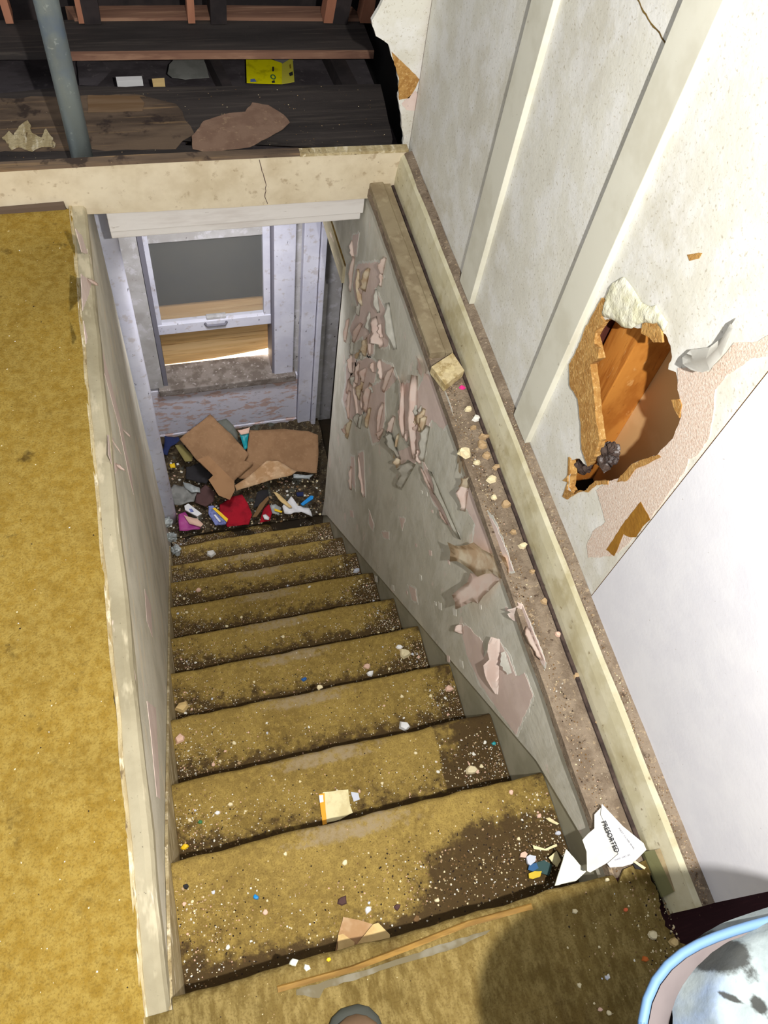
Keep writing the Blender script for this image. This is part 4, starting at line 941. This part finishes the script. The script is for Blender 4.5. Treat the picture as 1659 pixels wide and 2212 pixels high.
# ------------------------------------------------------------------ RUBBISH ON THE LOWER LANDING
CT = lambda pts: crop(330, 880, 4.1475, pts)
# heap
nx, ny = 60, 44; vs = []
def heap_z(x, y):
    return LZ + .012 + .055 * max(0, (y - 2.12) / .55) + .018 * noise.noise(Vector((x * 14, y * 14, 1))) + .010 * noise.noise(Vector((x * 45, y * 45, 4)))
for i in range(nx + 1):
    for j in range(ny + 1):
        x = -.21 + .93 * i / nx; y = 2.10 + .59 * j / ny; vs.append(Vector((x, y, heap_z(x, y))))
fs = [(i*(ny+1)+j, (i+1)*(ny+1)+j, (i+1)*(ny+1)+j+1, i*(ny+1)+j+1) for i in range(nx) for j in range(ny)]
tag(obj('rubbish_layer', vs, fs, mat('matted_dark_rubbish', (74, 62, 44), [D((44, 36, 26), 24, .5, .1, .8), D((120, 106, 80), 60, .6, .06, .7), D((190, 184, 170), 120, .68, .04, .8), D((90, 96, 90), 14, .62, .05, .6)], .95, [(60, .8, .01)]), None, True),
    'matted layer of dark rubbish covering the lower landing floor', 'rubbish', kind='stuff')
sp_ = []
for _ in range(1800):
    x = rc.uniform(-.18, .66); y = rc.uniform(2.10, 2.55); sp_.append((Vector((x, y, heap_z(x, y))), rc.choice((.002, .003, .005, .008)), rc.choices((0, 1, 2, 3, 4, 5), (16, 14, 8, 14, 30, 18))[0]))
grit('grit', 'crumbs and shreds mixed over the rubbish on the lower landing', sp_)
def rub(name, label, cat, pxs, mt, z, slope=(0, 0), th=.003, crum=.0, amp=.002, parent=None):
    """flat or crumpled piece on the heap; outline from the photo on a plane z + slope"""
    c = P(sum(p[0] for p in pxs) / len(pxs), sum(p[1] for p in pxs) / len(pxs), 2, z)
    # plane: z = c.z + sx (x-c.x) + sy (y-c.y); ray intersection
    pts = []
    for x, y in pxs:
        p = P(x, y, 2, z)
        for _ in range(12):
            zz = c.z + slope[0] * (p.x - c.x) + slope[1] * (p.y - c.y); p = P(x, y, 2, zz)
        pts.append(p)
    pts = jag(pts, amp, .02)
    for p in pts: p.z = c.z + slope[0] * (p.x - c.x) + slope[1] * (p.y - c.y)
    bm = bmesh.new(); bv = [bm.verts.new(p) for p in pts]
    bm.faces.new(bv); bmesh.ops.triangulate(bm, faces=bm.faces)
    if crum > 0:
        for _ in range(3):
            es = [e for e in bm.edges if e.calc_length() > .022]
            if es: bmesh.ops.subdivide_edges(bm, edges=es, cuts=1); bmesh.ops.triangulate(bm, faces=bm.faces)
        for v in bm.verts:
            n = noise.noise(v.co * 22) + .5 * noise.noise(v.co * 55); v.co.z += crum * n
    bmesh.ops.solidify(bm, geom=bm.faces[:], thickness=th)
    o = objbm(name, bm, mt, parent, crum > 0)
    if parent is None: tag(o, label, cat)
    return o
c2 = rub('cardboard_sheet', 'right hand brown cardboard sheet leaning on the post in the rubbish', 'cardboard', CT([(870,210),(1150,195),(1400,215),(1480,250),(1485,420),(1470,590),(1270,575),(1110,480),(1020,480),(860,640),(780,640),(700,600),(840,420)]), m_card, -2.10, (0, .28), .004, .004)
rub('torn_front_flap', '', '', CT([(1020,480),(1120,480),(1290,575),(1240,610),(1050,655),(860,715),(750,748),(735,700),(860,620)]), m_cardtan, -2.115, (0, .25), .004, .003, .002, c2)
rub('folded_crease', '', '', CT([(1180,290),(1215,290),(1030,480),(1000,490)]), m_groove, -2.094, (0, .28), .002, 0, .001, c2)
c1 = rub('cardboard_sheet', 'left hand brown cardboard box panel lying tilted on top of the rubbish', 'cardboard', CT([(240,285),(380,170),(515,62),(590,140),(700,240),(860,420),(820,480),(900,500),(730,660),(735,745),(690,830),(590,790),(500,650),(540,610),(400,480)]), m_card, -2.06, (-.06, .42), .005, .003)
rub('box_flap', '', '', CT([(400,470),(495,430),(730,665),(735,740),(690,830),(590,790),(500,650),(540,610)]), mat('lighter_brown_cardboard', (160, 122, 86), [D((142, 106, 74), 12, .5, .12, .6)], .85), -2.052, (-.06, .42), .004, 0, .001, c1)
rub('box_flap', '', '', CT([(245,285),(350,215),(500,400),(400,470)]), mat('mid_brown_cardboard', (140, 108, 78), [], .85), -2.052, (-.06, .42), .003, 0, .001, c1)
rub('red_cloth', 'bright red crumpled cloth at the head of the lowest step', 'cloth', CT([(600,880),(700,810),(800,785),(850,860),(890,960),(860,1050),(670,1075),(600,960)]), m_red, -2.185, (0, .1), .004, .010)
rub('red_cloth', 'smaller red scrap right of the big red cloth', 'cloth', CT([(990,920),(1040,865),(1075,930),(1050,1020),(960,1035),(970,980)]), m_red, -2.19, (0, .1), .004, .008)
rub('wrapper', 'magenta wrapper at the left end of the rubbish heap', 'wrapper', CT([(228,960),(290,935),(330,1000),(440,1060),(420,1095),(240,1110)]), m_mag, -2.19, (0, .1), .003, .008)
rub('wrapper', 'crumpled beige and pink wrapper touching the magenta wrapper', 'wrapper', CT([(280,970),(400,1000),(455,1050),(430,1075),(330,1040)]), m_chip[2], -2.178, (0, .1), .003, .008)
tb = rub('plastic_tube', 'white tube with a blue mark above the magenta wrapper', 'tube', CT([(285,890),(320,870),(440,960),(400,985),(290,925)]), m_whitepl, -2.165, (0, .1), .012, 0)
rub('blue_mark', '', '', CT([(325,910),(350,908),(368,935),(340,940)]), m_blueprint, -2.152, (0, .1), .002, 0, .001, tb)
pk = rub('snack_packet', 'blue grey packet with a yellow stripe left of the red cloth', 'packet', CT([(500,890),(540,885),(670,1020),(650,1055),(560,1060),(500,960)]), m_blueprint, -2.175, (0, .1), .008, 0)
rub('yellow_stripe', '', '', CT([(535,905),(560,900),(675,1000),(665,1030)]), m_yellow, -2.163, (0, .1), .002, 0, .001, pk)
rub('white_marking', '', '', CT([(545,965),(560,960),(610,1020),(598,1030)]), m_whitepl, -2.163, (0, .1), .002, 0, .001, pk)
rub('plastic_bag', 'grey translucent bag beside the foot of the left post', 'bag', CT([(150,730),(190,690),(330,720),(400,770),(370,850),(200,880),(160,800)]), m_greybag, -2.17, (0, .1), .003, .02)
rub('plastic_bag', 'white crumpled plastic on the grey bag', 'bag', CT([(270,670),(330,680),(420,720),(425,760),(350,765),(290,720)]), m_clear, -2.15, (0, .1), .003, .015)
rub('rag', 'dark maroon rag under the left cardboard panel', 'rag', CT([(400,760),(470,700),(560,760),(540,850),(470,890),(380,850)]), m_maroon, -2.18, (0, .1), .003, .015)
rub('rag', 'black rag between the cardboard panel and the grey bag', 'rag', CT([(300,540),(420,510),(540,610),(480,690),(380,660),(300,650)]), m_blackcl, -2.15, (0, .1), .003, .02)
rub('rag', 'navy cloth against the wall left of the cardboard', 'rag', CT([(110,270),(230,262),(240,300),(160,350),(130,430),(90,420)]), m_navy, -2.10, (0, .2), .003, .015)
rub('foam_pad', 'olive yellow pad tucked at the left edge of the cardboard', 'pad', CT([(200,345),(260,335),(360,440),(350,485),(290,490)]), m_olive, -2.09, (0, .2), .008, .004)
rub('wrapper', 'yellow scrap at the left of the rubbish heap below the olive pad', 'wrapper', CT([(150,515),(195,500),(205,540),(160,545)]), m_yellow, -2.14, (0, .2), .003, .004)
rub('green_bag', 'grey green crumpled bag behind the peak of the cardboard', 'bag', CT([(560,120),(660,105),(720,160),(760,240),(760,300),(700,250)]), plain('grey_green_plastic', (96, 98, 90), .6), -2.03, (0, .5), .003, .012)
rub('wrapper', 'pink and teal wrapper in the notch between the two cardboard pieces', 'wrapper', CT([(770,210),(870,185),(850,300),(850,370),(820,390),(800,310)]), m_teal, -2.10, (0, .4), .003, .01)
rub('wrapper', 'pale pink tissue above the teal wrapper', 'wrapper', CT([(760,205),(870,180),(860,235),(790,250)]), m_chip[2], -2.07, (0, .4), .003, .008)
rub('rag', 'black cloth strip below the torn cardboard flap', 'rag', CT([(940,760),(1030,735),(1040,790),(960,870),(900,900),(920,820)]), m_blackcl, -2.19, (0, .1), .003, .015)
rub('toy_part', 'brown wooden stick pointing at the red scrap', 'stick', CT([(960,870),(1035,800),(1040,830),(930,985),(890,990)]), m_gritbr, -2.18, (0, .1), .008, 0)
rub('plastic_bag', 'white shredded plastic at the right of the rubbish heap', 'bag', CT([(1160,890),(1240,800),(1300,880),(1400,900),(1430,970),(1330,930),(1240,960),(1180,950)]), m_whitepl, -2.17, (0, .1), .003, .02)
rub('cord', 'cream strap curling over the right of the heap', 'strap', CT([(1080,760),(1110,765),(1190,830),(1250,900),(1225,905),(1150,850)]), m_cardlt, -2.15, (0, .1), .004, .006)
rub('pen', 'bright blue plastic stick at the right of the heap', 'plastic stick', CT([(1325,870),(1415,795),(1440,800),(1435,825),(1345,885)]), m_bluepen, -2.15, (0, .1), .008, 0)
rub('bottle_top', 'dark blue bottle top near the bright blue stick', 'bottle top', CT([(1285,770),(1350,765),(1345,800),(1295,800)]), m_navy, -2.15, (0, .1), .01, 0)
rub('wrapper', 'grey white packet under the right cardboard edge', 'wrapper', CT([(1260,600),(1370,610),(1440,600),(1400,640),(1260,635)]), m_clear, -2.13, (0, .1), .003, .005)
rub('wrapper', 'yellow twist beside the white shredded plastic', 'wrapper', CT([(1090,905),(1160,930),(1155,945),(1090,925)]), m_yellow, -2.16, (0, .1), .004, .004)
rub('paper_wad', 'white wad beside the smaller red scrap', 'paper', CT([(985,970),(1010,960),(1045,990),(1040,1010),(1000,1005)]), m_whitepl, -2.165, (0, .1), .008, .004)
rub('plastic_dish', 'clear grey dish between the red scrap and the shredded plastic', 'dish', CT([(1050,880),(1100,870),(1150,900),(1130,960),(1070,950)]), m_clear, -2.17, (0, .1), .004, .006)
# clear plastic bottle standing in the corner at the left end of the last steps
for i, (px, py, s) in enumerate(((363, 1128, 34), (372, 1160, 40), (380, 1188, 26))):
    k, c = step_at(px, py); c = P(px, py, 2, NZ(9) + .03 - .0 * i)
    o = lump('plastic_bag', c, .022, m_clear, None, i + 20, (1, 1, 1.1), 3, .5)
    tag(o, ('pale crumpled plastic at the foot of the left post', 'bluish crumpled plastic at the left end of the ninth step', 'small dusty plastic lump at the left wall on the eighth step')[i], 'bag')

# ------------------------------------------------------------------ FOREGROUND
# boot toe at the bottom edge
bt = empty('boot', (.105, -.17, .008)); tag(bt, 'rounded brown leather boot toe with a dark sole at the bottom of the picture', 'boot')
def loft(name, secs, mt, parent, smooth=True):
    """secs: list of (y, halfwidth, z0, z1, cx)"""
    bm = bmesh.new(); rings = []
    for y, hw, zb, zt, cx_ in secs:
        ring = []
        for k in range(20):
            t = 2 * math.pi * k / 20; c, s = math.cos(t), math.sin(t)
            z = (zb + zt) / 2 + (zt - zb) / 2 * math.copysign(abs(s) ** .8, s)
            ring.append(bm.verts.new((cx_ + hw * math.copysign(abs(c) ** .85, c), y, z)))
        rings.append(ring)
    for i in range(len(rings) - 1):
        for k in range(20): bm.faces.new((rings[i][k], rings[i][(k+1) % 20], rings[i+1][(k+1) % 20], rings[i+1][k]))
    bm.faces.new(rings[0][::-1]); bm.faces.new(rings[-1])
    return objbm(name, bm, mt, parent, smooth)
BX = .106
loft('leather_upper', [(-.054, .008, .02, .030, BX), (-.060, .022, .018, .045, BX), (-.072, .034, .018, .058, BX), (-.10, .042, .018, .066, BX), (-.15, .044, .018, .075, BX), (-.19, .040, .018, .10, BX + .003), (-.23, .038, .018, .15, BX + .006), (-.28, .036, .018, .16, BX + .008), (-.315, .030, .018, .15, BX + .008), (-.325, .012, .03, .14, BX + .008)], m_boot, bt)
loft('rubber_sole', [(-.042, .014, .008, .020, BX), (-.050, .030, .008, .024, BX), (-.065, .041, .008, .024, BX), (-.10, .049, .008, .024, BX), (-.16, .048, .008, .024, BX), (-.22, .040, .008, .024, BX + .004), (-.29, .038, .008, .028, BX + .008), (-.33, .030, .008, .028, BX + .008), (-.338, .01, .01, .026, BX + .008)], m_sole, bt)
tube('boot_shaft', [(BX + .007, -.28, .12), (BX + .007, -.285, .20), (BX + .007, -.285, .27)], .045, m_boot, bt, 20, True, [.038, .042, .046])
for i in range(4): tube('lace', [(BX - .022, -.165 - i * .018, .078 + i * .012), (BX, -.17 - i * .018, .090 + i * .014), (BX + .022, -.165 - i * .018, .078 + i * .012)], .0025, m_sole, bt, 6)

# tall slouching laundry bag at the lower right
bg = empty('laundry_bag', (.66, -.40, 0)); tag(bg, 'pale grey open bag with a light blue rim at the lower right corner', 'bag')
arc = [P(x, y, 2, .80) for x, y in ((1376,2260),(1380,2212),(1388,2160),(1408,2112),(1452,2066),(1500,2038),(1545,2024),(1600,2004),(1659,1988))]
arc = arc + [Vector((.455, -.05, .8)), Vector((.51, -.075, .8)), Vector((.555, -.13, .8)), Vector((.57, -.20, .8)), Vector((.55, -.28, .8)), Vector((.50, -.34, .8)), Vector((.42, -.37, .8)), Vector((.34, -.35, .8)), Vector((.285, -.29, .8)), Vector((.258, -.20, .8)), Vector((.252, -.14, .8))]
# resample
def resample(loop, n):
    L = [0]
    for i in range(len(loop)): L.append(L[-1] + (loop[(i+1) % len(loop)] - loop[i]).length)
    out = []
    for k in range(n):
        s = L[-1] * k / n
        i = max(j for j in range(len(loop)) if L[j] <= s); t = (s - L[i]) / max(1e-9, L[i+1] - L[i]); out.append(loop[i].lerp(loop[(i+1) % len(loop)], t))
    return out
rim = resample(arc, 64)
for _q in range(3): rim = [(rim[i-1] + rim[i] * 2 + rim[(i+1) % 64]) / 4 for i in range(64)]
cen = sum(rim, Vector((0, 0, 0))) / 64
def ringat(t, inner=1.0, zo=0.0):
    """t 0 at the rim .. 1 at the floor, following the slouch"""
    bc = Vector((.69, -.40, 0)); out = []
    c = Vector((cen.x + (bc.x - cen.x) * t ** .9, cen.y + (bc.y - cen.y) * t, .8 * (1 - t)))
    for i, r in enumerate(rim):
        a = math.atan2(r.y - cen.y, r.x - cen.x); base = Vector((math.cos(a) * .15, math.sin(a) * .15, 0))
        v = (r - cen).lerp(base, min(1, t * 1.3)) * inner
        wv = 1 + .035 * noise.noise(Vector((a * 2, t * 5, 1))) * (1 if t > .05 else 0)
        out.append(Vector((c.x + v.x * wv, c.y + v.y * wv, c.z + zo)))
    return out
def rings_obj(name, rings, mt, parent, capend=False, th=.003):
    n = len(rings[0]); bm = bmesh.new(); rv = [[bm.verts.new(p) for p in r] for r in rings]
    for i in range(len(rv) - 1):
        for k in range(n): bm.faces.new((rv[i][k], rv[i][(k+1) % n], rv[i+1][(k+1) % n], rv[i+1][k]))
    if capend: bm.faces.new(rv[-1])
    return objbm(name, bm, mt, parent, True)
outer = [ringat(t) for t in (0, .05, .12, .2, .3, .4, .55, .7, .85, .97, 1)]
rings_obj('bag_body', outer, m_bagout, bg, True)
inner = [ringat(0, .975, .001)] + [[p + Vector((0, 0, -d)) for p in ringat(0, s)] for s, d in ((.93, .006), (.86, .018), (.80, .04), (.76, .08), (.7, .14))]
rings_obj('bag_lining', inner, m_bagout, bg, True)
tube('blue_rim', [p + Vector((0, 0, .001)) for p in rim] + [rim[0] + Vector((0, 0, .001)), rim[1] + Vector((0, 0, .001))], .0038, m_bagrim, bg, 10)
# rumpled cloth in the bag
def blotch(x, y):
    a = P(1585, 2052, 2, .83); b = P(1600, 2150, 2, .84); d = P(1655, 2170, 2, .84)
    v = 1 - math.hypot((x - a.x) / .030, (y - a.y) / .024)
    v = max(v, .75 - abs((x - b.x) + (y - b.y) * .8) / .006 - abs(y - b.y) / .04, .8 - math.hypot(x - d.x, y - d.y) / .012)
    return max(0, min(1, .1 + v * 1.4, ) , min(.9, (noise.noise(Vector((x * 20, y * 20, 6))) - .3) * 3))
cc = cen + Vector((.034, .012, 0)); vs = []; fs = []; bl = []; NR, NA = 60, 180
for i in range(NR + 1):
    s_ = i / NR
    for j in range(NA):
        a = 2 * math.pi * j / NA; r = rim[int(j * 64 / NA) % 64] - cen; r2 = rim[(int(j * 64 / NA) + 1) % 64] - cen; fr_ = j * 64 / NA - int(j * 64 / NA)
        q = r.lerp(r2, fr_) * (.97 * s_)
        n = noise.noise(Vector((q.x * 17, q.y * 17, 3))) + .5 * noise.noise(Vector((q.x * 36, q.y * 36, 8))) + .2 * noise.noise(Vector((q.x * 90, q.y * 90, 1)))
        z = .806 + .035 * (1 - s_ ** 3) + .014 * n - .03 * max(0, s_ - .9) / .1
        vs.append(Vector((cc.x + q.x, cc.y + q.y, z))); bl.append(blotch(vs[-1].x, vs[-1].y))
for i in range(NR):
    for j in range(NA):
        f = (i*NA+j, i*NA+(j+1) % NA, (i+1)*NA+(j+1) % NA, (i+1)*NA+j); fs.append(f)
clo = obj('patterned_cloth', vs, fs, m_cloth, None, True)
clo.data.attributes.new('blotch', 'FLOAT', 'POINT').data.foreach_set('value', bl)
tag(clo, 'rumpled white cloth with black and blue blotches inside the rimmed bag', 'cloth')
